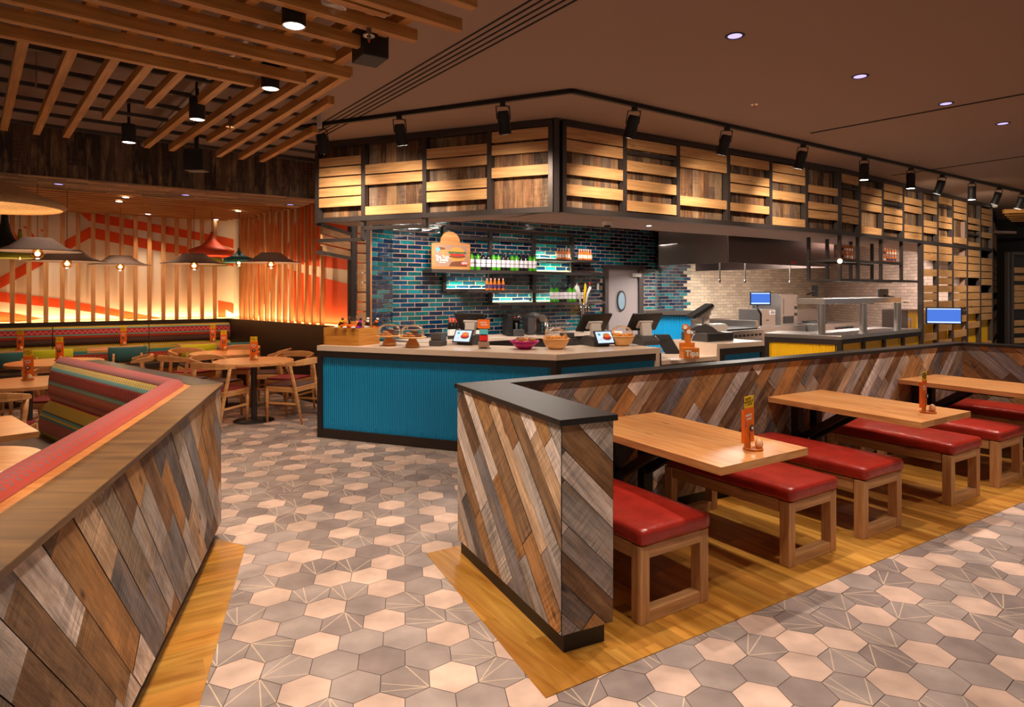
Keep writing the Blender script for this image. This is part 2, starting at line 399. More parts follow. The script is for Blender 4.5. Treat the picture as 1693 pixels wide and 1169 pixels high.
M['felt'] = plain('felt', (156, 130, 114), .95, noise=.15, nscale=60, bump=.3)
M['woven'] = plain('woven', (206, 168, 118), .9, noise=.4, nscale=90, bump=.6)
M['orange_shade'] = plain('orange_shade', (200, 62, 14), .6)
M['teal_shade'] = plain('teal_shade', (56, 112, 108), .6)
M['olive_shade'] = plain('olive_shade', (150, 140, 36), .6)
M['black_shade'] = plain('black_shade', (22, 28, 26), .6)
M['copper'] = plain('copper', (150, 80, 50), .3, .8)
M['glass'] = glassy('clear_glass')
M['bulb_glass'] = glassy('bulb_glass', (255, 220, 170), .05)
M['wine_green'] = plain('wine_green', (60, 150, 10), .12, spec=.7, emis=(60, 150, 10), es=0)
M['wine_dark'] = plain('wine_dark', (24, 20, 16), .12, spec=.7)
M['wine_label'] = plain('wine_label', (225, 215, 222), .6)
M['seal_red'] = plain('seal_red', (220, 60, 20), .4)
M['sauce'] = plain('sauce', (222, 110, 24), .3)
M['sauce_label'] = plain('sauce_label', (240, 215, 200), .6)
M['sauce_purple'] = plain('sauce_purple', (70, 40, 90), .6)
M['sauce_cap'] = plain('sauce_cap', (220, 170, 170), .5)
M['lamp_white'] = emit('lamp_white', (255, 246, 236), 14)
M['lamp_violet'] = emit('lamp_violet', (190, 170, 255), 1.6)
M['filament'] = emit('filament', (255, 200, 120), 40)
M['led_warm'] = emit('led_warm', (255, 190, 90), 9)
M['led_shelf'] = emit('led_shelf', (240, 250, 200), 2)
M['screen_blue'] = emit('screen_blue', (72, 120, 220), 1.1)
M['screen_pale'] = emit('screen_pale', (205, 225, 255), 1.2)
M['hot_lamp'] = emit('hot_lamp', (255, 200, 150), 12)
M['pink'] = plain('pink_plastic', (190, 24, 120), .4)
M['bowl_wood'] = wood('bowl_wood', (226, 170, 104), (240, 192, 130), .5, knots=False)
M['bamboo'] = wood('bamboo', (168, 104, 50), (206, 146, 82), .4, sy=60, knots=False)
M['cookie'] = plain('cookie', (180, 112, 55), .8, noise=.4, nscale=60, bump=.5)
M['cookie_dark'] = plain('cookie_dark', (112, 62, 36), .8, noise=.4, nscale=60, bump=.5)
M['pepper'] = plain('nibbles', (235, 140, 40), .6, noise=.5, nscale=40)
M['juice'] = plain('juice', (235, 160, 50), .5)
M['purple'] = plain('purple_label', (150, 40, 170), .5)
M['brown_glass'] = plain('brown_glass', (60, 24, 8), .12)
M['grille'] = plain('black_grille', (14, 12, 12), .7)
M['door_grey'] = plain('door_grey', (140, 128, 128), .45, noise=.05)
M['pale_pane'] = emit('pale_pane', (176, 200, 210), .75)
M['inner_ceiling'] = plain('inner_ceiling', (150, 128, 118), .8)
M['red_print'] = plain('red_print', (215, 30, 30), .5)
M['green_print'] = plain('green_print', (60, 95, 50), .6)
M['bun_print'] = plain('bun_print', (225, 140, 60), .6)
M['patty_print'] = plain('patty_print', (120, 60, 30), .6)
M['fries_print'] = plain('fries_print', (235, 150, 50), .6)
M['poster_bg'] = plain('poster_bg', (160, 124, 104), .6)
M['aqua_print'] = plain('aqua_print', (90, 190, 200), .6)
M['pipe'] = plain('grey_pipe', (110, 98, 92), .5)
CORAL, GOLD, TEALF, DK = (178, 62, 42), (206, 172, 48), (92, 158, 152), (66, 36, 34)
M['fab_back'] = fabric('fabric_upper_pad', [(0, (190, 70, 38)), (.1, (196, 78, 40)), (.135, TEALF), (.165, (182, 52, 52)), (.25, TEALF), (.275, GOLD), (.335, CORAL)],
    [(.21, .03, .045, .007, (176, 128, 116)), (.18, .012, .045, .005, (120, 50, 50)), (.305, .02, .04, .006, (70, 66, 40)), (.15, .008, .03, .004, (190, 200, 170)), (.115, .015, .04, .006, (200, 140, 116)), (.03, .015, .03, .006, (196, 150, 126)), (.065, .012, .03, .006, DK)])
M['fab_low'] = fabric('fabric_lower_pad', [(0, GOLD), (.04, CORAL), (.14, TEALF), (.16, GOLD), (.172, TEALF), (.195, GOLD), (.29, (190, 60, 50))],
    [(.09, .035, .045, .007, (160, 116, 104)), (.245, .035, .04, .006, (112, 164, 128)), (.199, .004, .03, .005, (30, 40, 50)), (.15, .006, .03, .003, (40, 50, 70)), (.02, .012, .03, .005, (90, 100, 60))])
M['fab_far'] = fabric('fabric_bench_pad', [(0, (70, 46, 40)), (.1, (170, 62, 36)), (.14, TEALF), (.16, (178, 52, 62)), (.235, TEALF), (.255, GOLD), (.3, (190, 70, 80))],
    [(.197, .022, .07, .005, (225, 160, 150)), (.06, .03, .03, .006, (150, 120, 110)), (.1, .012, .03, .005, (120, 50, 34)), (.28, .008, .03, .004, (90, 80, 50))])
M['fab_far_low'] = fabric('fabric_bench_low', [(0, GOLD), (.04, (186, 66, 50)), (.13, TEALF), (.19, GOLD), (.3, (190, 70, 80))],
    [(.085, .02, .05, .005, (220, 130, 110)), (.16, .012, .03, .006, (40, 60, 70)), (.24, .015, .05, .005, (110, 170, 150))])
M['fab_roll'] = fabric('fabric_roll', [(0, CORAL), (.9, CORAL)], [(.04, .02, .05, .006, (122, 92, 98)), (.07, .02, .05, .006, (116, 86, 92)), (.1, .02, .05, .006, (122, 92, 98)), (.13, .02, .05, .006, (122, 92, 98))])

# ---------------------------------------------------------------- lights
WARM = (1, .74, .5); SOFTW = (1, .82, .66)
def spot(loc, to, e, ang=50, col=SOFTW, blend=.5, r=.04):
    l = bpy.data.lights.new('spot', 'SPOT'); l.energy = e; l.spot_size = R(ang); l.spot_blend = blend; l.color = col; l.shadow_soft_size = r
    o = bpy.data.objects.new('spot_light', l); C.objects.link(o); o.location = loc
    o.rotation_euler = (Vector(to)-Vector(loc)).to_track_quat('-Z', 'Y').to_euler(); return o
def point(loc, e, col=WARM, r=.04):
    l = bpy.data.lights.new('point', 'POINT'); l.energy = e; l.color = col; l.shadow_soft_size = r
    o = bpy.data.objects.new('bulb_light', l); C.objects.link(o); o.location = loc; return o
def strip(a, b, w, e, col, down=(0, 0, -1)):
    a, b = Vector(a), Vector(b); l = bpy.data.lights.new('strip', 'AREA'); l.shape = 'RECTANGLE'; l.size = (b-a).length; l.size_y = w; l.energy = e; l.color = col
    o = bpy.data.objects.new('strip_light', l); C.objects.link(o); o.location = (a+b)/2
    x = (b-a).normalized(); z = -Vector(down).normalized(); y = z.cross(x).normalized(); x = y.cross(z)
    o.rotation_euler = frame3((0, 0, 0), x, y, z).to_euler(); return o
# ================================================================ plank and tile laying
def clip(poly, edges):
    for (ax, ay, bx, by) in edges:
        out = []; n = len(poly)
        for i in range(n):
            p, q = poly[i], poly[(i+1) % n]
            sp = (bx-ax)*(p[1]-ay)-(by-ay)*(p[0]-ax); sq = (bx-ax)*(q[1]-ay)-(by-ay)*(q[0]-ax)
            if sp >= 0: out.append(p)
            if (sp >= 0) != (sq >= 0):
                t = sp/(sp-sq); out.append((p[0]+(q[0]-p[0])*t, p[1]+(q[1]-p[1])*t))
        poly = out
        if len(poly) < 3: return []
    return poly
def ccw(p):
    a = sum(p[i][0]*p[(i+1) % len(p)][1]-p[(i+1) % len(p)][0]*p[i][1] for i in range(len(p)))
    return p if a > 0 else p[::-1]
PAL = [lin(c) for c in ((152, 112, 70), (128, 92, 60), (104, 76, 54), (158, 148, 140), (118, 112, 112), (92, 84, 82), (206, 190, 178), (160, 114, 66), (142, 124, 104), (182, 152, 122), (130, 100, 72), (172, 160, 150), (132, 122, 116))]
PALB = [lin(c) for c in ((120, 86, 58), (96, 68, 50), (84, 66, 54), (128, 104, 82), (104, 86, 74), (140, 108, 78), (74, 56, 46), (112, 78, 52))]
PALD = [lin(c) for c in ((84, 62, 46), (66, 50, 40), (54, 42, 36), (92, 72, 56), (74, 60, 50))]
PALS = [lin(c) for c in ((140, 112, 88), (116, 90, 70), (156, 126, 98), (104, 84, 68), (130, 98, 72))]
PALF = [lin(c) for c in ((255, 250, 240), (235, 225, 205), (250, 235, 215), (220, 205, 180), (255, 240, 215))]
def lay(mb, O, U, V, Nn, poly, ang, ws, lens, pal, gap=.0012, off=.002, jit=.002, square=True):
    O, U, V, Nn = map(Vector, (O, U, V, Nn)); r = mb.r; poly = ccw([tuple(p) for p in poly])
    ed = [(*poly[i], *poly[(i+1) % len(poly)]) for i in range(len(poly))]
    c, s = math.cos(R(ang)), math.sin(R(ang)); P = [(p[0]*c+p[1]*s, -p[0]*s+p[1]*c) for p in poly]
    x0, x1 = min(p[0] for p in P), max(p[0] for p in P); y0, y1 = min(p[1] for p in P), max(p[1] for p in P)
    flip = U.cross(V).dot(Nn) < 0; y = y0-r.random()*.03; last = None
    while y < y1:
        w = r.choice(ws)*r.uniform(.96, 1.04); x = x0-r.random()*lens[1]
        while x < x1:
            l = r.uniform(*lens)
            q = [(x+gap, y+gap), (x+l-gap, y+gap), (x+l-gap, y+w-gap), (x+gap, y+w-gap)]
            g = clip([(a*c-b*s, a*s+b*c) for a, b in q], ed)
            if len(g) > 2:
                col = r.choice([k for k in pal if k != last]); last = col; f = r.uniform(.85, 1.12); ku, kv = r.random()*50, r.random()*50
                o = off+r.random()*jit
                pts = [O+U*a+V*b+Nn*o for a, b in g]; uv = [(a*c+b*s+ku, -a*s+b*c+kv) for a, b in g]
                if flip: pts, uv = pts[::-1], uv[::-1]
                mb.poly(pts, uv, tuple(k*f for k in col))
            x += l
        y += w
def bricks(mb, P, D, t0, t1, z0, z1, bw, bh, gap, colf, off=.004, holes=(), side=1, start=0.0):
    # bricks on the vertical plane through P along D; the viewer side is D rotated -90 degrees times side
    D = Vector(D[:2]).normalized(); n = Vector((D.y, -D.x))*side; r = mb.r; row = 0; z = z0
    while z < z1-.01:
        za, zb = z+gap/2, min(z+bh-gap/2, z1); t = t0+start-(bw/2 if row % 2 else 0)
        while t < t1:
            a, b = max(t+gap/2, t0), min(t+bw-gap/2, t1); mid = (a+b)/2
            if b-a > .02 and not any(h0 < mid < h1 and g0 < (za+zb)/2 < g1 for h0, h1, g0, g1 in holes):
                col = colf(r, mid, (za+zb)/2, row)
                if col:
                    tl = [r.uniform(-.0012, .0012) for _ in range(4)]
                    pts = [v3(Vector(P[:2])+D*x+n*(off+tl[i]), zz) for i, (x, zz) in enumerate(((a, za), (b, za), (b, zb), (a, zb)))]
                    if side < 0: pts = pts[::-1]
                    mb.poly(pts, None, col)
            t += bw
        z += bh; row += 1

# ================================================================ floor
fl = MB(); fl.poly([(-14, -3, -.004), (16, -3, -.004), (16, 22, -.004), (-14, 22, -.004)])
fl.c = (1, 1, 1)
TH = R(99.39); HR = .1139
hexpx = [(840, 520), (1007, 555), (992, 665), (782, 745), (607, 700), (640, 590)]
hc = Vector((0, 0))
for a, b in hexpx:
    p = PX(a/4.979+360, b/4.979+940, 0); hc += Vector((p.x, p.y))/6
dst = math.sqrt(3)*HR
e1 = Vector((math.cos(TH+R(30)), math.sin(TH+R(30))))*dst; e2 = Vector((math.cos(TH-R(30)), math.sin(TH-R(30))))*dst
rf = random.Random(5)
cream = [lin(c) for c in ((206, 176, 158), (198, 169, 151), (212, 182, 163))]
greys = [lin(c) for c in ((156, 140, 132), (142, 126, 120), (164, 148, 140), (150, 134, 126))]
linec = lin((206, 184, 160))
fl.m = 1
for i in range(-75, 76):
    for j in range(-75, 76):
        c = hc+e1*i+e2*j
        if not (-7.5 < c.x < 8.5 and .6 < c.y < 10.8) or abs(c.x) > .85*c.y+1.2: continue
        k = (i-j) % 3; u = rf.random()
        kind = 0 if (k == 0 and u < .93) or (k != 0 and u < .05) else (1 if rf.random() < .42 else 2)
        col = rf.choice(cream if kind == 0 else greys); f = rf.uniform(.9, 1.08); col = tuple(x*f for x in col)
        vv = [Vector((c.x+(HR-.0016)*math.cos(TH+m*PI/3), c.y+(HR-.0016)*math.sin(TH+m*PI/3), 0)) for m in range(6)]
        fl.poly(vv, [(p.x, p.y) for p in vv], col)
        if kind == 2:
            s = rf.choice((0, 1, 2, 3, 3, 4)); V0 = vv[s]
            for tgt in (vv[(s+2) % 6], vv[(s+4) % 6], (vv[(s+3) % 6]+vv[(s+4) % 6])/2):
                d = (tgt-V0).normalized(); n = Vector((-d.y, d.x, 0))*.0025; A = V0+d*.003; B = tgt-d*.003; zz = Vector((0, 0, .0006))
                fl.poly([A-n+zz, B-n+zz, B+n+zz, A+n+zz], None, linec)
floor = fl.build('floor', [M['grout'], M['floor_tile']], kind='structure')

# oak borders under the two planked partitions
def platform(name, pts, ang, seed):
    m = MB(seed); m.prism(pts, -.003, .004); m.m = 0
    lay(m, (0, 0, 0), (1, 0, 0), (0, 1, 0), (0, 0, 1), pts, ang, (.14, .12, .16), (.7, 1.6), PALF, .0008, .0045, 0)
    m.build(name, M['floor_oak'], kind='structure')
Ar = PX(705, 916, 0); Br = PX(902, 1155, 0); dR = dirn(32.2)
W0 = Vector((-.347, 3.89)); Wd = dirn(31.72); Wn = Vector((Wd.y, -Wd.x))       # long planked wall, far cap edge
Wb = Vector((4.83, 7.09)); We = Vector((6.45, 5.46))
E1 = Vector(Br[:2])+dR*7.2
platform('trim_1', [Vector(Ar[:2]), Vector(Br[:2]), E1, Vector(Ar[:2])+dR*7.2], -57.8, 3)
Ol = Vector((-1.869, 4.196)); Nl = Ol+Vector((.266, -.964)).normalized()*3.75
pl0, pl1 = Vector(PX(406, 904, 0)[:2]), Vector(PX(329, 1169, 0)[:2]); dl = (pl1-pl0).normalized()
fa = Vector((-.77, .64)).normalized()
platform('trim_2', [pl0, pl0+dl*3.3, pl0+dl*3.3+Vector((-.45, 0)), Vector((-1.95, 4.18))], 32, 4)

# ================================================================ planked partitions
PW = (.095, .11, .12, .135)
def partition_face(mb, a, b, z0, z1, ang):          # planks on the face between plan points a (left) and b (right), seen from the right-hand side of a->b
    a, b = Vector(a[:2]), Vector(b[:2]); D = (b-a).normalized(); n = Vector((D.y, -D.x)); Lg = (b-a).length
    lay(mb, (a.x, a.y, 0), (D.x, D.y, 0), (0, 0, 1), (n.x, n.y, 0), [(0, z0), (Lg, z0), (Lg, z1), (0, z1)], ang, PW, (.35, 1.0), PAL, .0015)
a_, b_, c_ = PX(754, 634, 1.04), PX(926, 695, 1.04), PX(1022, 685, 1.04)
a_, b_, c_ = Vector(a_[:2]), Vector(b_[:2]), Vector(c_[:2])
Wnear = W0+Wn*.15
icor = isect(c_, (a_-b_), Wnear, Wd)
wbn = isect(Wnear, Wd, Wb+Vector((-.707, -.707))*.15, (We-Wb))
t = thing('planked_partition', 'long low partition of diagonal reclaimed planks with a black cap, behind the red benches', 'partition', (*((a_+b_)/2), 0))
m = MB(1)
def inset(pts, d):
    pts = [Vector(p[:2]) for p in pts]; n = len(pts); out = []
    ar = sum(pts[i].x*pts[(i+1) % n].y-pts[(i+1) % n].x*pts[i].y for i in range(n)); s = 1 if ar > 0 else -1
    for i in range(n):
        p, q, r = pts[i-1], pts[i], pts[(i+1) % n]; d1 = (q-p).normalized(); d2 = (r-q).normalized()
        n1 = Vector((-d1.y, d1.x))*s*d; n2 = Vector((-d2.y, d2.x))*s*d
        out.append(isect(p+n1, d1, q+n2, d2) if abs(d1.x*d2.y-d1.y*d2.x) > 1e-3 else q+n1)
    return out
foot = [a_, b_, c_, icor, wbn, We+Vector((-.1, -.1)), We, Wb, W0]
wallp = inset(foot, .018); plin = inset(foot, .045)
m.prism(wallp, .1, 1.01)
core = m.build('core', M['black'], t)
m = MB(11)
partition_face(m, wallp[0], wallp[1], .1, 1.01, -45); partition_face(m, wallp[1], wallp[2], .1, 1.01, -45)
partition_face(m, wallp[2], wallp[3], .1, 1.01, 45)
partition_face(m, wallp[3], wallp[4], .1, 1.01, 47); partition_face(m, wallp[4], wallp[5], .1, 1.01, -42)
partition_face(m, wallp[8], wallp[0], .1, 1.01, 45); partition_face(m, wallp[7], wallp[8], .1, 1.01, 45)
m.build('plank_cladding', M['reclaimed'], t)
m = MB(2); m.prism(foot, 1.012, 1.04); m.build('cap', M['cap_wood'], t, bevel=.003)
m = MB(2); m.prism(plin, .004, .1); m.build('plinth', M['black'], t)

# left booth partition
t = thing('booth_partition', 'low L-shaped partition of diagonal reclaimed planks with bronze wood cap, wrapped around the booth', 'partition', (Ol.x, Ol.y, 0))
nd = Vector((.266, -.964)).normalized(); nn = Vector((nd.y, -nd.x))              # nn points to the booth side (left)
if nn.x > 0: nn = -nn
fn = Vector((fa.y, -fa.x)); 
if fn.y > 0: fn = -fn
FE = Ol+fa*2.22
def lstrip(d0, d1):                                  # L-shaped band between two offsets from the outer line
    o = [isect(Ol+nn*d, nd, Ol+fn*d, fa) for d in (d0, d1)]
    return [Nl+nn*d0, o[0], FE+fn*d0, FE+fn*d1, o[1], Nl+nn*d1]
def lprism(mb, d0, d1, z0, z1):
    p = lstrip(d0, d1); mb.prism([p[0], p[1], p[4], p[5]], z0, z1); mb.prism([p[1], p[2], p[3], p[4]], z0, z1)
m = MB(3); lprism(m, .02, .16, .1, .975); m.build('core', M['black'], t)
m = MB(23); p = lstrip(.018, .16)
partition_face(m, p[0], p[1], .1, .975, -45); partition_face(m, p[1], p[2], .1, .975, 45); partition_face(m, p[3], p[2], .1, .975, 45)
m.build('plank_cladding', M['reclaimed'], t)
m = MB(3); P6 = lstrip(0, .18); 
m.prism([P6[0], P6[1], P6[4], P6[5]], .977, 1.0); m.build('cap', M['cap_bronze'], t, bevel=.003)
m = MB(4); m.prism([P6[1], P6[2], P6[3], P6[4]], .977, 1.0); m.build('cap', M['cap_wood'], t, bevel=.003)
m = MB(5); lprism(m, .18, .225, .9, .998); m.build('edge_trim', M['trim_oak'], t)
m = MB(3); lprism(m, .05, .16, .004, .1); m.build('plinth', M['black'], t)

# upholstered L booth inside the partition
t = thing('booth_bench', 'corner booth bench striped in coral, gold and teal fabric, inside the left partition', 'booth', (Ol.x-.6, Ol.y-.2, 0))
def pad(mb, o0, d, nrm, L0, L1, prof, v0=0):         # extrude a closed profile (distance from line, z) along d
    K = len(prof); acc = [0]
    for i in range(1, K): acc.append(acc[-1]+math.dist(prof[i], prof[i-1]))
    vs = []; uvf = []
    for s in (L0, L1):
        for (dd, z), ac in zip(prof, acc):
            q = Vector(o0)+d*s+nrm*dd; vs.append((q.x, q.y, z)); uvf.append((s, acc[-1]-ac if False else ac+v0))
    fs = [(i, i+1, K+i+1, K+i) for i in range(K-1)]
    mb.mesh(vs, fs, uvf, True); mb.poly([vs[i] for i in range(K)], [(0, prof[i][1]-prof[-1][1]) for i in range(K)]); mb.poly([vs[K+i] for i in range(K)][::-1])
upP = [(.36, .70), (.375, .72), (.385, .78), (.38, .86), (.37, .93), (.35, .985), (.31, 1.02), (.26, 1.03), (.225, 1.02), (.225, .70)]
loP = [(.43, .43), (.445, .46), (.45, .53), (.435, .60), (.41, .66), (.36, .705), (.225, .705), (.225, .43)]
cI = lambda d: isect(Ol+nn*d, nd, Ol+fn*d, fa)
def arm(nm, mat, prof, o, d, nrm, Lh, seed):
    mb = MB(seed); pad(mb, o, d, nrm, 0, Lh, prof); return mb.build(nm, mat, t)
def start(d, nrm, along):                            # distance along the arm where both offset lines meet
    return (cI(d)-Ol).dot(along)
for (along, nrm, Lh, sd) in ((fa, fn, 2.2, 1), (nd, nn, 3.7, 2)):
    for nm, mat, prof in (('upper_pad', M['fab_back'], upP), ('lower_pad', M['fab_low'], loP)):
        mb = MB(sd); K = len(prof); acc = [0]
        for i in range(1, K): acc.append(acc[-1]+math.dist(prof[i], prof[i-1]))
        vs = []; uvf = []
        for e in (0, 1):
            for (dd, z), ac in zip(prof, acc):
                s = start(dd, nrm, along) if e == 0 else Lh
                q = Ol+along*s+nrm*dd; vs.append((q.x, q.y, z)); uvf.append((s, ac))
        fs = [(i, i+1, K+i+1, K+i) for i in range(K-1)]
        mb.mesh(vs, fs, uvf, True); mb.poly([vs[K+i] for i in range(K)], [(0, prof[i][1]-prof[0][1]) for i in range(K)])
        mb.build(nm, mat, t)
m = MB(4); ps = lstrip(.225, .335)
mb = MB(7)                                           # rounded roll along the top
for (along, nrm, Lh) in ((fa, fn, 2.2), (nd, nn, 3.7)):
    prof = [(.222+.055-.055*math.cos(k*PI/8), 1.0+.045*math.sin(k*PI/8)) for k in range(9)]; K = 9; vs = []; uvf = []
    for e in (0, 1):
        for i, (dd, z) in enumerate(prof):
            s = start(dd, nrm, along) if e == 0 else Lh
            q = Ol+along*s+nrm*dd; vs.append((q.x, q.y, z)); uvf.append((s, i*.017))
    mb.mesh(vs, [(i, i+1, K+i+1, K+i) for i in range(K-1)], uvf, True)
mb.build('top_roll', M['fab_roll'], t)
m = MB(5); q0 = [cI(.30), Ol+fa*2.2+fn*.30, Ol+fa*2.2+fn*.88, cI(.88)]; q1 = [cI(.30), Ol+nd*3.6+nn*.3, Ol+nd*3.6+nn*.88, cI(.88)]
m.prism(q0, .33, .43); m.prism(q1, .33, .43); m.build('seat', M['brown_leather'], t, bevel=.01)
m = MB(5); q0 = [cI(.30), Ol+fa*2.18+fn*.30, Ol+fa*2.18+fn*.8, cI(.8)]; q1 = [cI(.30), Ol+nd*3.6+nn*.3, Ol+nd*3.6+nn*.8, cI(.8)]
m.prism(q0, .004, .33); m.prism(q1, .004, .33); m.build('base', M['trim_oak'], t)

# ================================================================ ceiling, with slot grooves
CE = 3.2
m = MB(); m.prism([(-14, -3), (16, -3), (16, 22), (-14, 22)], CE, CE+.1); m.build('ceiling', M['ceiling'], kind='structure')
def slot(n, p0, p1, w, k):
    a, b = Vector(PX(*p0, CE)[:2]), Vector(PX(*p1, CE)[:2]); d = (b-a).normalized(); q = Vector((-d.y, d.x)); m = MB()
    for i in range(k):
        o = q*(i-(k-1)/2)*w; m.beam(v3(a+o, CE-.001), v3(b+o, CE-.001), .012, .006)
    m.build('trim_%d' % n, M['groove'], kind='structure')
slot(3, (520, 222), (950, -20), .05, 5)
slot(4, (1340, 220), (1693, 155), .02, 2)
slot(5, (1475, 290), (1693, 258), .02, 2)

# ================================================================ slatted steel-framed fascia over the kitchen
CC = Vector((.413, 6.03)); dLf = Vector((-.929, .371)).normalized(); dA = dirn(32.4); dB = dirn(38)
nLf = Vector((-.371, -.929)); nA = Vector((dA.y, -dA.x)); nB = Vector((dB.y, -dB.x))
tA1 = on(1385, CC, dA); KB = CC+dA*tA1
Z0, Z1 = 2.36, 3.18
def post(mb, p, z0, z1, w=.05, th=.06, d=dA): mb.slab(p-d*w/2, p+d*w/2, z0, z1, th)
def panel(root, a, b, z0, z1, slats, rails=(), seed=0, back=True, sm='slat_oak'):
    # a left, b right (seen from the dining room); slats as fractions measured from the top
    D = (b-a).normalized(); n = Vector((D.y, -D.x)); hgt = z1-z0; r = random.Random(seed)
    for i, (f0, f1) in enumerate(slats):
        m = MB(seed*17+i); m.slab(a+n*.012, b+n*.012, z1-f1*hgt, z1-f0*hgt, .022); m.build('slat', M[sm], root)
    if rails:
        m = MB(); [m.slab(a+n*.0, b+n*.0, z1-f1*hgt, z1-f0*hgt, .05) for f0, f1 in rails]; m.build('rail', M['black_steel'], root)
    if back:
        m = MB(seed+100); q = n*-.05; Lg = (b-a).length
        lay(m, (a.x+q.x, a.y+q.y, 0), (D.x, D.y, 0), (0, 0, 1), (n.x, n.y, 0), [(0, z0), (Lg, z0), (Lg, z1), (0, z1)], 90, (.09, .11, .13, .15), (3, 4), PALB)
        m.build('backing_boards', M['reclaimed'], root)
def fascia(name, label, P, D, pxs, slats, rails, z0=Z0, z1=Z1, seed=0, group=None, cat='fascia'):
    base = P+D*on(pxs[0], P, D); root = thing(name, label, cat, (*base, z0), 0, group)
    ts = sorted(on(u, P, D) for u in pxs); fl_ = ts[0] != on(pxs[0], P, D); n = Vector((D.y, -D.x))
    if n.y > 0: n = -n
    pts = [P+D*on(u, P, D) for u in pxs]
    for p in pts:
        m = MB(); Dv = (pts[-1]-pts[0]).normalized(); m.slab(p-Dv*.022, p+Dv*.022, z0-.03, z1, .07); m.build('post', M['black_steel'], root)
    m = MB(); m.slab(pts[0], pts[-1], z1-.045, z1+.015, .075); m.build('top_rail', M['black_steel'], root)
    m = MB(); m.slab(pts[0], pts[-1], z0-.03, z0+.02, .075); m.build('bottom_rail', M['black_steel'], root)
    Dv = (pts[-1]-pts[0]).normalized()
    for i in range(len(pts)-1):
        panel(root, pts[i]+Dv*.022, pts[i+1]-Dv*.022, z0+.02, z1-.045, slats[i], rails[i], seed+i)
    m = MB(); m.slab(pts[0], pts[-1], z0, z1, .02, -.075); m.build('backing', M['black'], root)
    return root
S = lambda *a: [(x, x+.135) for x in a]
fascia('slatted_fascia', 'steel framed fascia of oak slats over dark boards, above the left counter front', CC, dLf, [527, 603, 704, 811, 912],
       [[(.15, .27), (.29, .41), (.43, .56), (.58, .70), (.72, .85)], [(.29, .42), (.44, .57), (.87, .99)], [(.15, .28), (.30, .42), (.59, .71), (.73, .86)], [(.01, .15), (.18, .31), (.47, .60)]], [[]]*4, seed=1)
slA = [[(.0, .14), (.16, .30), (.45, .59), (.71, .85)], [(.01, .15), (.31, .45), (.56, .70), (.84, .98)], [(.0, .14), (.15, .29), (.70, .83)], [(.01, .15), (.28, .41), (.43, .56), (.72, .84)],
       [(.02, .15), (.17, .31), (.45, .59), (.87, 1)], [(.28, .41), (.56, .68), (.70, .83)]]
fascia('slatted_fascia', 'steel framed fascia of oak slats over dark boards, above the long right counter', CC, dA, [930, 1030, 1118, 1201, 1271, 1330, 1384], slA, [[], [(.18, .22)], [], [], [], []], seed=20)
pB = [1386, 1418, 1456, 1490, 1522, 1547, 1572, 1596, 1618, 1638]
slB = [[(.0, .15), (.42, .55), (.57, .70), (.72, .85)], [(.14, .27), (.29, .42), (.44, .57), (.87, 1)], [(.0, .13), (.16, .3), (.45, .57), (.6, .72), (.74, .86)], [(.17, .3), (.33, .46), (.72, .85), (.87, 1)],
       [(.14, .26), (.28, .41), (.57, .69), (.71, .83)], [(.0, .15), (.42, .54), (.56, .68), (.85, 1)], [(.0, .12), (.14, .26), (.29, .42), (.83, .97)], [(.33, .46), (.5, .61), (.9, 1)], [(.04, .16), (.18, .31), (.33, .46), (.62, .75)]]
rlB = [[(.21, .25)], [], [(.35, .39)], [], [], [(.19, .23)], [], [(.7, .74)], []]
fascia('slatted_fascia', 'far stretch of slatted steel fascia, past the bend above the yellow counter', KB, dB, pB, slB, rlB, seed=40)
# corner post between the two near fascias
m = MB(); m.obox((CC.x, CC.y-.01, (Z0+Z1)/2-.01), (.025, 0, 0), (0, .03, 0), (0, 0, (Z1-Z0)/2+.02)); 
m.build('corner_post', M['black_steel'], label='black steel corner post joining the two near slatted fascias', cat='post', base=(CC.x, CC.y, Z0-.03))
# slatted wall below the far fascia, open to the kitchen above and yellow below
ptsB = [KB+dB*on(u, KB, dB) for u in pB[4:]]
root = thing('slatted_screen', 'tall steel framed screen of oak slats with yellow lower panels, right of the kitchen pass', 'screen', (*ptsB[0], 0))
rr = random.Random(9)
for i, p in enumerate(ptsB):
    m = MB(); m.slab(p-dB*.022, p+dB*.022, 0, Z0-.03, .07); m.build('post', M['black_steel'], root)
omit = [{2, 4}, {2, 6, 9}, {0, 4, 8, 12}, {4, 9}, {0, 5, 10}]
for i in range(len(ptsB)-1):
    a, b = ptsB[i]+dB*.022, ptsB[i+1]-dB*.022; k = 0; z = Z0-.04
    om = omit[i]
    while z > .2:
        if not (k in om or (z < 1.22 and ((k+i) % 2 == 0 or (k+i) % 5 == 0))):
            mm = MB(i*31+k); mm.slab(a+nB*.012, b+nB*.012, z-.112, z, .022); mm.build('slat', M['slat_oak'], root)
        z -= .128; k += 1
    m = MB(); m.slab(a, b, 1.2, 1.24, .04); m.build('rail', M['black_steel'], root)
    m = MB(); m.slab(a-nB*.05, b-nB*.05, 0, 1.2, .02); m.build('yellow_panel', M['yellow'], root)
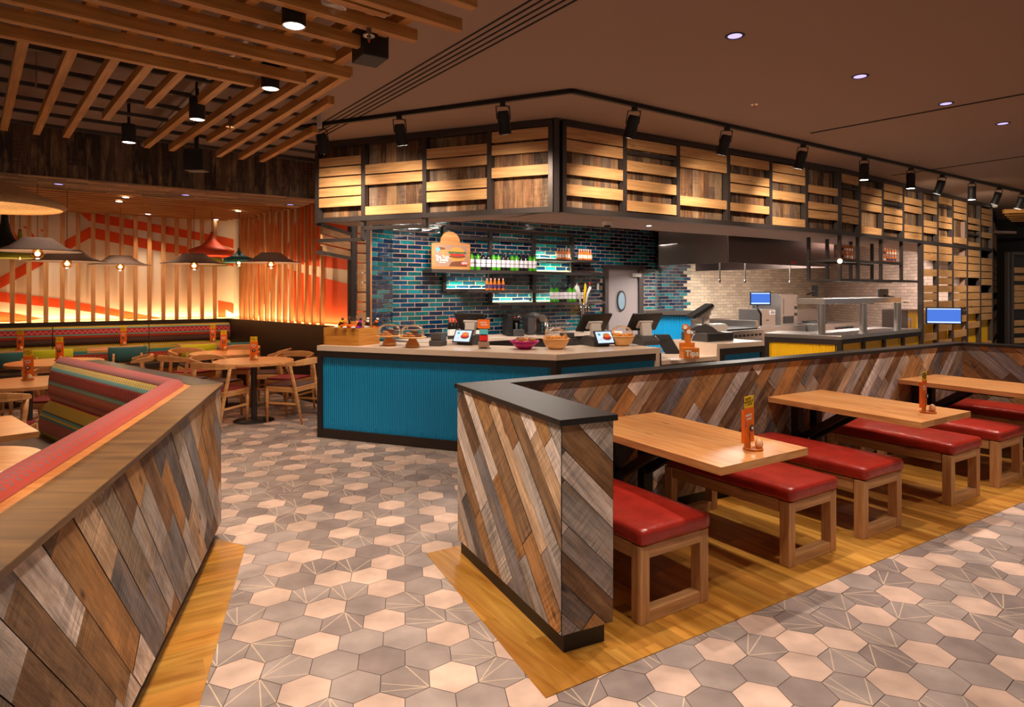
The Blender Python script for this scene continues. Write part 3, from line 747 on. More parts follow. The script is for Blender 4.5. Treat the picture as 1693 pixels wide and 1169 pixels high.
# end panel turning away
eE = ptsB[-1]; dE = dirn(52); eF = eE+dE*(on(1661, eE, dE))
root = thing('slatted_end_panel', 'full height slatted panel at the right end of the screen, backed with dark boards', 'screen', (*eE, 0))
sl = []; z = 3.1; k = 0
while z > .3:
    if k % 7 not in (0, 5) or k == 7: sl.append(((3.135-z)/3.085, (3.135-z+.115)/3.085))
    z -= .13; k += 1
for p in (eE+dE*.04, eF):
    m = MB(); m.slab(p-dE*.02, p+dE*.02, 0, 3.18, .07); m.build('post', M['black_steel'], root)
m = MB(); m.slab(eE, eF, 3.135, 3.195, .075); m.build('top_rail', M['black_steel'], root)
panel(root, eE+dE*.06, eF-dE*.02, .05, 3.135, sl, [(.27, .285), (.69, .705)], 77)

# bulkhead boxes behind the fascias (grey soffit)
inL = isect(CC-nLf*.62, dLf, CC-nA*1.08, dA); inL0 = CC+dLf*2.75-nLf*.62
inK = isect(CC-nA*1.08, dA, KB-nB*1.08, dB)
endB = KB+dB*7.6
m = MB(); m.prism([CC-nLf*.09+dLf*.0, CC+dLf*2.73-nLf*.09, inL0, inL], Z0-.005, CE); m.build('trim_6', M['inner_ceiling'], kind='structure')
m = MB(); m.prism([CC-nA*.09, inL, inK, KB-nB*.09], Z0-.005, CE); m.build('trim_7', M['inner_ceiling'], kind='structure')
m = MB(); m.prism([KB-nB*.09, inK, inK+dB*6.1, KB+dB*6.1-nB*.09], Z0-.005, CE); m.build('trim_8', M['inner_ceiling'], kind='structure')
m = MB(); m.prism([inL0+Vector((-.2, .2)), inL0+Vector((0, 4)), (2, 15), (9, 19), endB, inK+dB*5, inK, inL], 2.75, 2.8); m.build('ceiling_kitchen', M['inner_ceiling'], kind='structure')

# ================================================================ kitchen walls
def tealc(r, t, z, row):
    c = r.choice(((6, 74, 96), (10, 98, 112), (16, 118, 122), (4, 52, 82), (3, 40, 66), (24, 132, 132), (8, 66, 90), (14, 110, 108), (3, 46, 74)))
    f = r.uniform(.75, 1.02); return lin((c[0]*f, c[1]*f*.93, c[2]*f))
def creamc(r, t, z, row):
    c = (206, 190, 166); f = r.uniform(.9, 1.06); return lin(tuple(x*f for x in c))
def pinkc(r, t, z, row):
    c = (205, 182, 165); f = r.uniform(.92, 1.05); return lin(tuple(x*f for x in c))
D1 = dirn(37); Pw = Vector((2.035, 12.0)); tl_, tr_ = on(649, Pw, D1), on(1083, Pw, D1)
WL, WR = Pw+D1*tl_, Pw+D1*tr_
dt0, dt1 = on(996, Pw, D1), on(1060, Pw, D1)
m = MB(1); m.slab(WL, WR, 0, 2.8, .1, -.05); m.m = 1
bricks(m, WL, D1, 0, (WR-WL).length, .0, 2.78, .235, .0645, .012, tealc, holes=[(dt0-tl_+.02, dt1-tl_-.02, 0, 2.02)])
m.build('wall_back', [M['mortar'], M['tile']], kind='structure')
WU = Vector((-1.98, 8.72)); dU = (WL-WU).normalized()
m = MB(2); m.slab(WU, WL-dU*.0, 0, 2.8, .08, -.05); m.m = 1
bricks(m, WU, dU, 0, (WL-WU).length, 0, 2.78, .235, .0645, .012, tealc)
m.build('wall_left_return', [M['mortar'], M['tile']], kind='structure')
WR2 = Vector((2.98, 12.92)); D2 = dirn(38); t2 = on(1363, WR2, D2); WC = WR2+D2*t2; WE = Vector((7.85, 11.35))
m = MB(3); m.slab(WR, WR2, 0, 2.8, .08, -.05); m.m = 1; dv = (WR2-WR).normalized()
bricks(m, WR, dv, 0, (WR2-WR).length, 0, 2.78, .235, .0645, .012, tealc)
m.build('wall_recess', [M['mortar'], M['tile']], kind='structure')
tt = on(1143, WR2, D2)
def w2c(r, t, z, row):
    lim = tt-(.0 if row % 4 == 0 else .12 if row % 4 == 1 else .24 if row % 4 == 2 else .12)
    return tealc(r, t, z, row) if t < lim else None
def w2d(r, t, z, row):
    lim = tt-(.0 if row % 4 == 0 else .12 if row % 4 == 1 else .24 if row % 4 == 2 else .12)
    return creamc(r, t, z, row) if t >= lim else None
m = MB(4); m.slab(WR2, WC, 0, 2.8, .1, -.05); m.m = 1
bricks(m, WR2, D2, 0, t2, 0, 2.6, .235, .0645, .012, w2c); m.m = 2
bricks(m, WR2, D2, 0, t2, 0, 2.6, .235, .0645, .006, w2d)
m.build('wall_kitchen', [M['mortar_cream'], M['tile'], M['cream_tile']], kind='structure')
dv = (WE-WC).normalized()
m = MB(5); m.slab(WC, WE, 0, 2.8, .1, -.05); m.m = 1
bricks(m, WC, dv, 0, (WE-WC).length, 0, 2.78, .235, .0645, .007, pinkc)
m.build('wall_right', [M['mortar_cream'], M['cream_tile']], kind='structure')

# grey kitchen door with a porthole
n1 = Vector((D1.y, -D1.x))
dr = thing('door_1', None, None, (*(Pw+D1*dt0), 0), kind='structure')
m = MB(); a, b = Pw+D1*dt0, Pw+D1*dt1
m.slab(a, a+D1*.09, 0, 2.06, .1, .02); m.slab(b-D1*.13, b, 0, 2.06, .1, .02); m.slab(a, b, 1.98, 2.06, .1, .02); m.build('door_frame', M['black_steel'], dr)
m = MB(); m.slab(a+D1*.09, b-D1*.13, .01, 1.98, .05, .01); m.build('door_leaf', M['door_grey'], dr)
pc = onp(1023.5, 497.5, Pw, D1, .05); ru, rz = .11, .19
m = MB(); ring = []
for k in range(32):
    an = 2*PI*k/32; ring.append((math.cos(an), math.sin(an)))
def disc(mb, c, D, rx, rz_, off, n): 
    q = Vector(c)+Vector((n.x, n.y, 0))*off; mb.poly([q+Vector((D.x*rx*x, D.y*rx*x, rz_*z)) for x, z in ring])
for k in range(32):
    x0, z0 = ring[k]; x1, z1 = ring[(k+1) % 32]
    q = lambda x, z, s, o: Vector(pc)+Vector((D1.x*ru*s*x, D1.y*ru*s*x, rz*s*z))+Vector((n1.x, n1.y, 0))*o
    m.poly([q(x0, z0, 1, .02), q(x1, z1, 1, .02), q(x1, z1, .84, .02), q(x0, z0, .84, .02)]); m.poly([q(x0, z0, 1, 0), q(x1, z1, 1, 0), q(x1, z1, 1, .02), q(x0, z0, 1, .02)])
m.build('porthole_ring', M['black'], dr)
m = MB(); disc(m, pc, D1, ru*.85, rz*.85, .005, n1); m.build('porthole_pane', M['pale_pane'], dr)
m = MB(); cl = onp(1048, 455, Pw, D1, .08); m.obox(cl, (D1.x*.09, D1.y*.09, 0), (n1.x*.03, n1.y*.03, 0), (0, 0, .035)); m.build('door_closer', M['light_plastic'], dr)

# ================================================================ dining room walls (left)
DC = Vector((-4.95, 11.5)); dBk = dirn(213.8); dRt = Vector((2.15, -2.1)).normalized()
RE = DC+dRt*4.12
def wallbox(nm, a, b, z0, z1, mat, side): 
    m = MB(); m.slab(a, b, z0, z1, .1, side); m.build(nm, mat, kind='structure')
BE = DC+dBk*6.5
wallbox('wall_left', BE, DC, 0, 3.2, M['cream_wall'], -.05)
wallbox('wall_mural', DC, RE, 0, 3.2, M['cream_wall'], -.05)
nBk = Vector((-dBk.y, dBk.x))
if nBk.y > 0: nBk = -nBk
nRt = Vector((dRt.y, -dRt.x))
if nRt.x > 0: nRt = -nRt
# dado ledges
DZ = 1.11
m = MB(); m.slab(BE, DC-dBk*.0, 0, DZ, .16, .08); m.build('trim_9', M['dado'], kind='structure')
m = MB(); m.slab(DC, RE, 0, DZ, .16, .08); m.build('trim_10', M['dado'], kind='structure')
# painted mural bands
def mural(pts, P, D, n, mat, z):
    mb = MB(); q = []
    for u, v in pts:
        tt_ = on(u, P, D); x, y = P.x+D.x*tt_, P.y+D.y*tt_; q.append(Vector((x+n.x*z, y+n.y*z, H-(v-VH)*y/F)))
    c = (q[1]-q[0]).cross(q[2]-q[0])
    if c.dot(Vector((n.x, n.y, 0))) < 0: q = q[::-1]
    mb.poly(q); return mb
def mural_set(name, label, sets, P, D, n):
    root = thing(name, label, 'mural', (*(P+n*.01), 0))
    for k, (pts, mat) in enumerate(sets): mural(pts, P, D, n, mat, .003+.0006*k).build('painted_band', M[mat], root)
back = [([(131, 351), (150, 351), (156, 352), (371, 392), (395, 398), (395, 413.5), (358.6, 403), (260, 385), (156, 368), (147, 366)], 'orange_wall'),
        ([(-40, 481), (147, 375.5), (156, 377), (260, 398.7), (311, 408), (395, 431), (395, 443), (311, 421), (260, 414.5), (156, 395), (147, 394.5), (-40, 500)], 'orange_wall'),
        ([(-20, 480), (98, 494), (152, 504), (197, 513), (268, 526), (220, 530), (197, 524), (150, 516), (100, 509), (-20, 497)], 'orange_wall'),
        ([(-20, 514), (25, 519), (72, 527), (0, 536), (-20, 536)], 'orange_wall'),
        ([(360.6, 496.6), (383, 500.7), (395, 508), (395, 530), (360.6, 530)], 'orange_wall'),
        ([(373, 512), (391, 522), (391, 527), (373, 527)], 'cream_wall'),
        ([(37, 374), (49, 375), (49, 384)], 'orange_wall'), ([(66, 379), (72, 380), (70, 384)], 'orange_wall'), ([(22, 377), (31, 396), (29, 403), (22, 392)], 'orange_wall'),
        ([(12, 369), (16.5, 370), (16.5, 378)], 'orange_wall'), ([(52, 384), (58, 391), (52, 394)], 'orange_wall')]
mural_set('wall_mural_bands', 'orange bands painted across the cream back wall behind the long bench', back, DC, dBk, nBk)
right = [([(399, 405), (411, 410), (411, 425), (399, 418)], 'orange_wall'), ([(399, 462), (408, 452), (410, 500), (399, 530)], 'orange_wall'),
         ([(416, 372), (432, 362), (438, 420), (430, 440), (418, 415)], 'orange_wall'), ([(428, 430), (448, 420), (452, 470), (430, 520), (424, 530), (418, 530)], 'orange_wall'),
         ([(452, 345), (462, 400), (455, 470), (446, 480), (440, 400)], 'orange_wall'), ([(476, 405), (490, 365), (497, 340), (560, 320), (603, 318), (603, 450), (497, 437), (488, 432), (476, 425)], 'orange_wall'),
         ([(476, 444), (492, 449), (603, 476), (603, 570), (492, 545), (488, 530), (480, 500)], 'orange_wall')]
mural_set('wall_mural_bands', 'orange and cream painted shapes on the wall behind the upright battens near the counter', right, DC, dRt, nRt)
# upright battens continuing as ceiling slats
SZ = 2.82
bat0 = None
rootb = thing('batten_screen', 'row of upright oak battens in front of the cream back wall', 'battens', (*(DC+nBk*.12), DZ))
for u in [-60, -33, -6, 20.5, 48, 76, 103, 129, 154, 177.5, 201, 224, 247, 270, 292, 313, 334, 355]:
    p = DC+nBk*.13; p = p+dBk*on(u, p, dBk); m = MB(int(u)+99); m.slab(p-dBk*.03, p+dBk*.03, DZ, SZ, .06); m.build('batten', M['oak'], rootb)
rootb = thing('batten_screen', 'row of upright oak battens in front of the orange painted wall, left of the counter', 'battens', (*(DC+nRt*.12), DZ))
rtpx = [399, 406.5, 414.5, 423, 432.5, 441.7, 451, 461.5, 471.5, 482, 494, 506.5, 518.7, 532.5]
rtpts = []
for u in rtpx:
    p = DC+nRt*.13; p = p+dRt*on(u, p, dRt); rtpts.append(p); m = MB(int(u)); m.slab(p-dRt*.02, p+dRt*.02, DZ, SZ, .06); m.build('batten', M['oak'], rootb)
# dark planked bulkhead and its boarded underside
b0, b1 = Vector(PX(13, 200, CE)[:2]), Vector(PX(520, 262, CE)[:2]); db = (b1-b0).normalized(); nb = Vector((db.y, -db.x))
BZ = 2.71; B0, B1 = b0-db*3, b1+db*.1
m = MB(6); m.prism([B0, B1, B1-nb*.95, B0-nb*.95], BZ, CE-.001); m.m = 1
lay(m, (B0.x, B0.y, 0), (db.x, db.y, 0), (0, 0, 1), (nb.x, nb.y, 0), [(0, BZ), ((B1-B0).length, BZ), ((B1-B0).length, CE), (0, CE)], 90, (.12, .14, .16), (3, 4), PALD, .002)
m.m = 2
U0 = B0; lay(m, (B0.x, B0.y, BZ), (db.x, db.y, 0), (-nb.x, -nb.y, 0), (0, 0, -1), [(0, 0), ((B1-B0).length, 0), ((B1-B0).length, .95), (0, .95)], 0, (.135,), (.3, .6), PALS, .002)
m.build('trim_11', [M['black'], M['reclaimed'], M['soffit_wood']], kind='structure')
# ceiling slats over the bench area, running on from the wall battens
root = thing('ceiling_slats', 'close run of oak slats across the low ceiling above the banquette area', 'slatted ceiling', (*(B1-nb*1.2), SZ))
inner = B1-nb*.95
w = Vector((-nb.x, -nb.y)); span = (DC-(b1-nb*.95)).dot(w)
nS = int(span/.23)+1
for k in range(nS):
    o = inner+w*(.03+k*.23); e = isect(o, db, DC+nRt*.13, dRt)
    m = MB(k); m.beam(v3(e-db*8.2, SZ+.04), v3(e+db*.02, SZ+.04), .04, .08); m.build('slat', M['oak'], root)
m = MB(); m.prism([inner, inner-db*9, DC+dBk*6.5, DC, RE], SZ+.1, SZ+.12); m.build('ceiling_low', plain('shaded_slat_backing', (70, 50, 34), .9), kind='structure')  # dark colour stands in for shade between the slats
# side wall at the far left, beyond the frame
wallbox('wall_side', BE, BE+Vector((1.2, -6.5)), 0, 3.2, M['cream_wall'], -.05)
# dark back wall to the far right
m = MB(); m.slab((9.2, 15.5), (15, 13), 0, CE, .1); m.build('wall_far', plain('dark_wall', (24, 20, 19), .8), kind='structure')
# ================================================================ overhead timber raft
RZ = 2.9
rl = thing('timber_raft', 'hanging raft of crossed oak battens below the ceiling, top left', 'raft', (-1.5, 4, RZ))
dW = dirn(40); nW = Vector((-dW.y, dW.x))
ends = [(419, 137, 143), (504, 133, 139), (577, 125, 131), (552, 92, 99), (619, 78, 86), (686, 62, 70), (640, 20, 28)]
for k, (u, _, v) in enumerate(ends):
    e = PX(u, v, RZ); e = Vector(e[:2]); m = MB(k); Lg = 4.6+.1*k
    m.beam(v3(e, RZ+.03), v3(e-dW*Lg, RZ+.03), .05, .06); m.build('batten', M['raft_oak'], rl)
for k in range(1, 6):                                # battens further forward, above the frame of view
    e = Vector(PX(686, 70, RZ)[:2])-nW*.26*k+dW*.1*((k*2) % 3-1); m = MB(k+20); m.beam(v3(e, RZ+.03), v3(e-dW*4.5, RZ+.03), .05, .06); m.build('batten', M['raft_oak'], rl)
UZ = 2.96
up = [((6.5, 216), 3.6), ((60, 223), 3.7), ((109, 228), 3.8), ((175, 199), 3.0), ((245, 179), 2.6), ((242, 245), 4.2), ((283, 250), 4.2), ((361, 260), None, (577, 125)), ((398, 264), None, (547, 172)), ((432, 268), None, (522, 219)), ((346, 236), 3.6)]
for k, it in enumerate(up):
    a = Vector(PX(*it[0], UZ)[:2])
    b = Vector(PX(*it[2], UZ)[:2]) if len(it) > 2 else a-nW*it[1]
    m = MB(k+40); m.beam(v3(a, UZ+.03), v3(b, UZ+.03), .05, .06); m.build('cross_batten', M['raft_oak'], rl)
for k in range(7):                                   # steel hanger channels above
    a = Vector(PX(13, 200, 3.1)[:2])+nb*(.12+.45*k); m = MB(); m.beam(v3(a-dW*1.0, 3.08), v3(a+dW*on(524, a, dW), 3.08), .035, .03); m.build('hanger_channel', M['grey_plastic'], rl)
for (u, v) in ((486, 20), (120, 60), (420, 100), (300, 100), (60, 130)):
    p = PX(u, v, 3.02); m = MB(); m.cyl((p.x, p.y, 2.95), (p.x, p.y, CE), .006, seg=6); m.build('hanger_rod', M['chrome'], rl)
m = MB(); p = PX(528, 214, 2.95); m.obox((p.x, p.y, 3.08), (.02, 0, 0), (0, .008, 0), (0, 0, .12)); m.build('hanger_plate', M['light_plastic'], rl)
a, b = PX(236, 240, 3.1), PX(345, 128, 3.1); m = MB(); m.beam(a, b+(b-a)*.6, .03, .03); m.build('conduit', M['light_plastic'], rl)

# surface cylinder downlights
def can(u, v, label, e):
    p = PX(u, v, 2.86) if u is not None else Vector(v); r = .055
    t = thing('cylinder_downlight', label, 'ceiling light', p, 0, 'cylinder downlights in the timber raft')
    m = MB(); m.lathe(p, [(r, 0), (r, .15)], 24); m.c = (1, 1, 1); m.build('housing', M['black'], t)
    m = MB(); m.lathe(p+Vector((0, 0, -.004)), [(r, 0), (r-.006, -.002), (r-.008, .01)], 24, caps=False); m.build('rim', M['chrome'], t)
    m = MB(); m.lathe(p+Vector((0, 0, .004)), [(r-.008, -.0055), (r-.008, -.001)], 24); m.build('lens', M['lamp_white'], t)
    m = MB(); m.cyl(p+Vector((0, 0, .15)), (p.x, p.y, CE), .012); m.build('stem', M['black'], t)
    spot(p-Vector((0, 0, .03)), (p.x, p.y, 0), e, 95, SOFTW, .6)
can(486, 42, 'cylinder downlight nearest the camera, largest, between raft battens at top', 130)
can(447, 146, 'cylinder downlight at the ends of two raft battens, beside the right edge of the raft', 110)
can(326, 197, 'cylinder downlight hanging between raft battens above the box loudspeaker', 110)
can(213, 235, 'cylinder downlight farthest left, in front of the dark planked bulkhead', 100)
can(None, (-1.05, 2.3, 2.86), 'cylinder downlight added over the passage near the camera, beyond the picture', 90)  # added out of view to light the left foreground floor
p = PX(325, 262, 2.82)
t = thing('loudspeaker', 'small black box loudspeaker hung below the raft before the dark boards', 'speaker', p)
m = MB(); m.box(p.x-.09, p.x+.09, p.y-.07, p.y+.07, p.z-.12, p.z+.08); m.build('cabinet', M['black'], t, bevel=.008)
m = MB(); m.box(p.x-.08, p.x+.08, p.y-.078, p.y-.071, p.z-.11, p.z+.05); m.build('grille', M['grille'], t)
m = MB(); m.cyl((p.x, p.y, p.z+.08), (p.x, p.y, CE), .02); m.build('bracket', M['black'], t)
p = PX(612, 62, 2.98)
t = thing('loudspeaker', 'black box loudspeaker behind the raft ends at top centre', 'speaker', p)
m = MB(); m.obox((p.x, p.y, p.z), (.06, .04, 0), (-.05, .075, 0), (0, 0, .13)); m.build('cabinet', M['black'], t, bevel=.006)
m = MB(); m.cyl((p.x, p.y, p.z+.12), (p.x, p.y, CE), .02); m.build('bracket', M['pipe'], t)
p = PX(552, 10, 2.95)
t = thing('fire_strobe', 'white fire alarm strobe with clear lens between raft battens at top', 'alarm', p)
m = MB(); m.box(p.x-.055, p.x+.055, p.y-.04, p.y+.04, p.z-.01, p.z+.08); m.build('housing', M['white'], t, bevel=.01)
m = MB(); m.ball(p+Vector((0, 0, -.015)), .045, .03); m.build('lens', M['glass'], t)
text('FIRE', .035, M['red_print'], t, 'lettering', frame3((p.x, p.y-.0415, p.z+.045), (1, 0, 0), (0, 0, 1), (0, -1, 0)), world=True)
m = MB(); m.cyl((p.x, p.y, p.z+.08), (p.x, p.y, CE), .015); m.build('stem', M['pipe'], t)
# ceiling fan style struts, access hatch, sprinklers
def sprinkler(u, v, z, label):
    p = PX(u, v, z); t = thing('sprinkler', label, 'sprinkler', p, 0, 'ceiling sprinklers')
    m = MB(); m.lathe(p, [(.03, .0), (.03, .004)], 16); m.lathe(p-Vector((0, 0, .02)), [(.006, 0), (.006, .02)], 8); m.build('deflector', M['chrome'], t)
    m = MB(); m.cyl(p-Vector((0, 0, .03)), p-Vector((0, 0, .018)), .004); m.build('bulb', M['red_print'], t)
    if z < CE-.01: m = MB(); m.cyl(p, (p.x, p.y, CE), .012); m.build('pipe', M['pipe'], t)
sprinkler(380, 210, 2.95, 'sprinkler head between raft battens, left of the track lights'); sprinkler(610, 60, 2.86, 'sprinkler head in front of the batten ends at top')
sprinkler(1247, 173, CE-.001, 'sprinkler head on the bare ceiling right of centre'); sprinkler(1520, 264, CE-.001, 'sprinkler head on the ceiling above the track at right'); sprinkler(1673, 316, CE-.001, 'sprinkler head on the ceiling at the far right')
p = PX(1645, 338, CE); m = MB(); m.lathe(p, [(.05, -.001), (.05, -.03), (.03, -.06), (.0001, -.06)][::-1], 16); m.build('smoke_detector', M['white'], label='white smoke detector on the ceiling beside the far track spotlight', cat='detector', base=p)
p = PX(1004, 366, Z0-.006)
t = thing('dome_camera', 'white dome security camera under the grey soffit above the counter', 'camera', p)
m = MB(); m.lathe(p, [(.055, -.045), (.06, -.0005)], 20); m.build('base', M['white'], t); m = MB(); m.ball(p-Vector((0, 0, .045)), .04); m.build('dome', M['black'], t)

# recessed downlights
def recessed(name, u, v, z, label, e, group, lens='lamp_violet', r=.055, ang=75, col=(1, .84, .72), aim=None):
    p = PX(u, v, z) if u is not None else Vector(v)
    t = thing('recessed_downlight', label, 'ceiling light', p, 0, group)
    m = MB(); m.lathe(p, [(r*.72, -.002), (r, -.006), (r*1.12, -.001)][::-1], 24, caps=False); m.build('trim_ring', M['black'], t)
    m = MB(); m.lathe(p, [(.0001, -.004), (r*.8, -.003)][::-1], 24, caps=False); m.build('lens', M[lens], t)
    if e: spot(p-Vector((0, 0, .03)), aim or (p.x, p.y, 0), e, ang, col, .5)
    return p
G1 = 'recessed downlights in the brown main ceiling'
recessed('', 1215, 59, CE, 'recessed ceiling downlight nearest the camera, above the first bench table', 150, G1)
recessed('', 1422, 126, CE, 'recessed ceiling downlight second in the row, above the middle bench table', 150, G1)
recessed('', 1564, 171, CE, 'recessed ceiling downlight third in the row, beside the ceiling slot', 150, G1)
recessed('', 1658, 204, CE, 'recessed ceiling downlight farthest right in the row', 150, G1)
step = Vector((1.13, .72, 0)); q0 = PX(1215, 59, CE)
for k, q in enumerate((q0-step, q0+Vector((.9, -1.4, 0)), q0+Vector((2.3, -.6, 0)), q0+Vector((-.3, -1.9, 0)), q0+Vector((-1.9, -2.2, 0)), q0+Vector((3.6, .2, 0)))):  # downlights added out of view to light the foreground
    recessed('', None, q, CE, 'recessed downlight added in the main ceiling near the camera, beyond the picture', 95, G1)
G2 = 'recessed downlights in the boarded bulkhead underside'
for (u, v, l) in ((97, 304, 'left'), (307, 322, 'middle'), (480, 338, 'right')):
    recessed('', u, v, BZ-.003, 'recessed downlight in the boarded bulkhead underside, %s of three' % l, 9, G2, 'lamp_violet', .05)
G3 = 'recessed downlights between the ceiling slats'
for (u, v, l) in ((208, 326, 'upper of the close pair'), (197, 333, 'lower of the close pair'), (93, 344, 'leftmost'), (245, 354, 'right of the close pair'), (394, 349, 'rightmost'), (357, 363, 'nearest the wall corner')):
    recessed('', u, v, SZ-.002, 'small bright downlight between ceiling slats, '+l, 0 if u == 357 else 28, G3, 'lamp_white', .05, 90, (1, .8, .6))
recessed('', 1073, 373, Z0-.006, 'recessed downlight under the grey soffit, right of the dome camera', 40, 'soffit downlight', 'lamp_white', .04)

# ================================================================ track lights
TZ = CE-.02
tr0, tr1, tr2 = Vector(PX(480, 213, TZ)[:2]), Vector(PX(945, 151, TZ)[:2]), None
dT = dirn(34.2); tr2 = tr1+dT*12
tk = thing('lighting_track', 'black lighting track bent along the ceiling in front of the fascia', 'track', (*tr1, TZ))
for a, b in ((tr0, tr1), (tr1, tr2)):
    m = MB(); m.beam(v3(a, CE-.018), v3(b, CE-.018), .035, .034); m.build('rail', M['black'], tk)
def trackspot(u, label, tilt, lit=False, e=60, aim=None):
    tilt = tilt if tilt < .03 else tilt+.24
    P, D = (tr1, (tr0-tr1).normalized()) if u < 945 else (tr1, dT)
    q = P+D*on(u, P, D); p = v3(q, CE-.036); FD, FP = (dLf, CC) if u < 945 else (dA, CC)
    if u > 1400: FD, FP = dB, KB
    t = thing('track_spotlight', label, 'spotlight', p, 0, 'black track spotlights before the fascia')
    away = Vector((-FD.y, FD.x)) if True else 0
    if away.y < 0: away = -away
    ax = Vector((away.x*tilt, away.y*tilt, -1)).normalized()
    c = p+Vector((0, 0, -.07)); r = .05
    m = MB(); m.box(p.x-.022, p.x+.022, p.y-.022, p.y+.022, p.z-.03, p.z+.002); m.build('adapter', M['black'], t)
    sd = ax.cross(Vector((0, 1, 0))).normalized() if abs(ax.y) < .9 else Vector((1, 0, 0)); sd = Vector((1, 0, 0))
    m = MB(); m.tube([p-Vector((0, 0, .03)), p+sd*r*1.1-Vector((0, 0, .03)), c+sd*r*1.12+ax*.07], .005, 6); m.tube([p-Vector((0, 0, .03)), p-sd*r*1.1-Vector((0, 0, .03)), c-sd*r*1.12+ax*.07], .005, 6); m.build('yoke', M['black'], t)
    m = MB(); m.tube([p+Vector((.02, 0, -.02)), p+Vector((.05, 0, -.045)), p+Vector((.045, 0, -.075)), c+ax*.03], .003, 6); m.build('cable', M['black'], t)
    m = MB(); m.lathe(c, [(r*.8, 0), (r*.95, .02), (r, .05), (r, .15), (r*1.05, .155), (r*1.05, .19)], 24, axis=ax); m.build('head', M['black'], t)
    m = MB(); m.lathe(c+ax*.1905, [(.0001, .0), (r*.9, .0)][::-1], 24, axis=ax, caps=False); m.build('lens', M['lamp_white'], t)
    tgt = aim or tuple(c+ax*2)
    spot(c+ax*.21, tgt, e, 112, (1, .8, .6), 1)
fz = 2.45
def faim(u, z=2.2):
    FD, FP = (dLf, CC) if u < 915 else (dA, CC) if u < 1385 else (dB, KB)
    q = FP+FD*on(u, FP, FD); return (q.x, q.y-.1, z)
tsp = [(531, .1, 'leftmost, at the fascia end', faim(560)), (660, .05, 'second from left, above the near left fascia', faim(655)), (831, .08, 'third from left, before the corner of the track', faim(850)), (1049, .15, 'first right of the track corner', faim(1040)),
       (1202, .15, 'second right of the track corner', faim(1180)), (1328, .1, 'third right of the track corner', faim(1310)), (1429, .02, 'fourth right of the corner, hanging straight', (4.6, 7.2, 0)), (1506, .02, 'fifth right of the corner, with a lit lens', faim(1505, 1.6)),
       (1558, .12, 'sixth right of the corner, tilted to the screen', faim(1580, 1.8)), (1607, .02, 'seventh right of the corner, with a lit lens', faim(1600, 1.2)), (1652, .15, 'eighth right of the corner, small and tilted', faim(1625, 2.0)), (1690, .1, 'rightmost, cut by the picture edge', (9, 11, .5))]
for (u, tl, l, am) in tsp: trackspot(u, 'black track spotlight '+l, tl, e=100, aim=am)
# more track heads facing the bench side wash the floor and tables
for k, s in enumerate((1.3, 3.2, 5.2)):
    q = tr1+dT*s
# ================================================================ pendants
def pendant(name, label, u, v, Y, prof, mat, top, ztop, bulb=.045, e=9, cord='copper', drop=.02, group='felt disc pendants over the dining tables'):
    bulb *= 1.25; c = PD(u, v, Y); t = thing(name, label, 'pendant lamp', c, 0, group)
    m = MB(); m.lathe(c, prof, 40, caps=False); pr2 = [(max(r-.006, .0005), z-.006) for r, z in prof]; m.lathe(c, pr2[::-1], 40, caps=False); m.build('lamp_shade', mat, t)
    m = MB(); m.cyl((c.x, c.y, c.z+top), (c.x, c.y, ztop), .004, seg=6); m.build('cord', M[cord], t)
    m = MB(); m.cyl((c.x, c.y, c.z-drop+bulb), (c.x, c.y, c.z+top+.002), .018); m.build('lamp_holder', M['copper'], t)
    m = MB(); m.ball((c.x, c.y, c.z-drop), bulb, seg=16); g = m.build('bulb', M['bulb_glass'], t)
    m = MB(); m.ball((c.x, c.y, c.z-drop), bulb*.42); m.build('filament', M['filament'], g)
    if e: point((c.x, c.y, c.z-drop-bulb-.015), e, (1, .74, .48), .03)
def disc_prof(r): return [(.02, .135), (r*.34, .135), (r*.42, .105), (r*.6, .05), (r*.8, .015), (r, 0)]
for (u, v, Y, r, zt, l) in ((62, 415, 6.75, .395, BZ, 'leftmost of the row, nearest and largest'), (111, 432, 7.75, .42, SZ, 'second from left, cord before the orange mural'), (199, 438, 9.5, .41, SZ, 'third from left, smallest of the row'),
                            (321, 436, 8.8, .415, BZ, 'left of the teal lamp, over the round tables'), (448, 434, 9.1, .41, SZ, 'rightmost, before the upright battens')):
    pendant('disc_pendant', 'wide pale felt disc pendant, '+l, u, v, Y, disc_prof(r), M['felt'], .135, zt, drop=.03)
pendant('woven_pendant', 'large woven straw pendant cut by the left picture edge', -30, 338, 4.1, [(.02, .16), (.12, .155), (.2, .12), (.3, .08), (.42, .03), (.45, .0), (.43, -.012)], M['woven'], .16, CE, e=9, drop=-.03, group=None)
pendant('coloured_pendant', 'burnt orange pendant with flared skirt behind the felt discs', 350, 416, 9.9, [(.012, .3), (.03, .25), (.07, .17), (.15, .09), (.33, .02), (.30, -.06)], M['orange_shade'], .3, SZ, .04, 5, 'black', .0, group=None)
pendant('coloured_pendant', 'small teal pointed pendant with a bulb below', 395, 428, 9.6, [(.01, .15), (.03, .11), (.085, .05), (.225, 0), (.215, -.05)], M['teal_shade'], .16, SZ, .04, 6, 'black', .06, group=None)
pendant('coloured_pendant', 'olive green pendant half hidden below the orange one', 353, 434, 10.7, [(.06, .12), (.12, .07), (.24, 0), (.23, -.05)], M['olive_shade'], .12, SZ, .03, 0, 'black', .0, group=None)
pendant('coloured_pendant', 'black trumpet shaped pendant under the woven shade', 8, 408, 7.2, [(.022, .37), (.03, .36), (.035, .28), (.055, .18), (.09, .09), (.2, .01), (.21, -.05)], M['black_shade'], .37, BZ, .03, 0, 'black', .0, group=None)
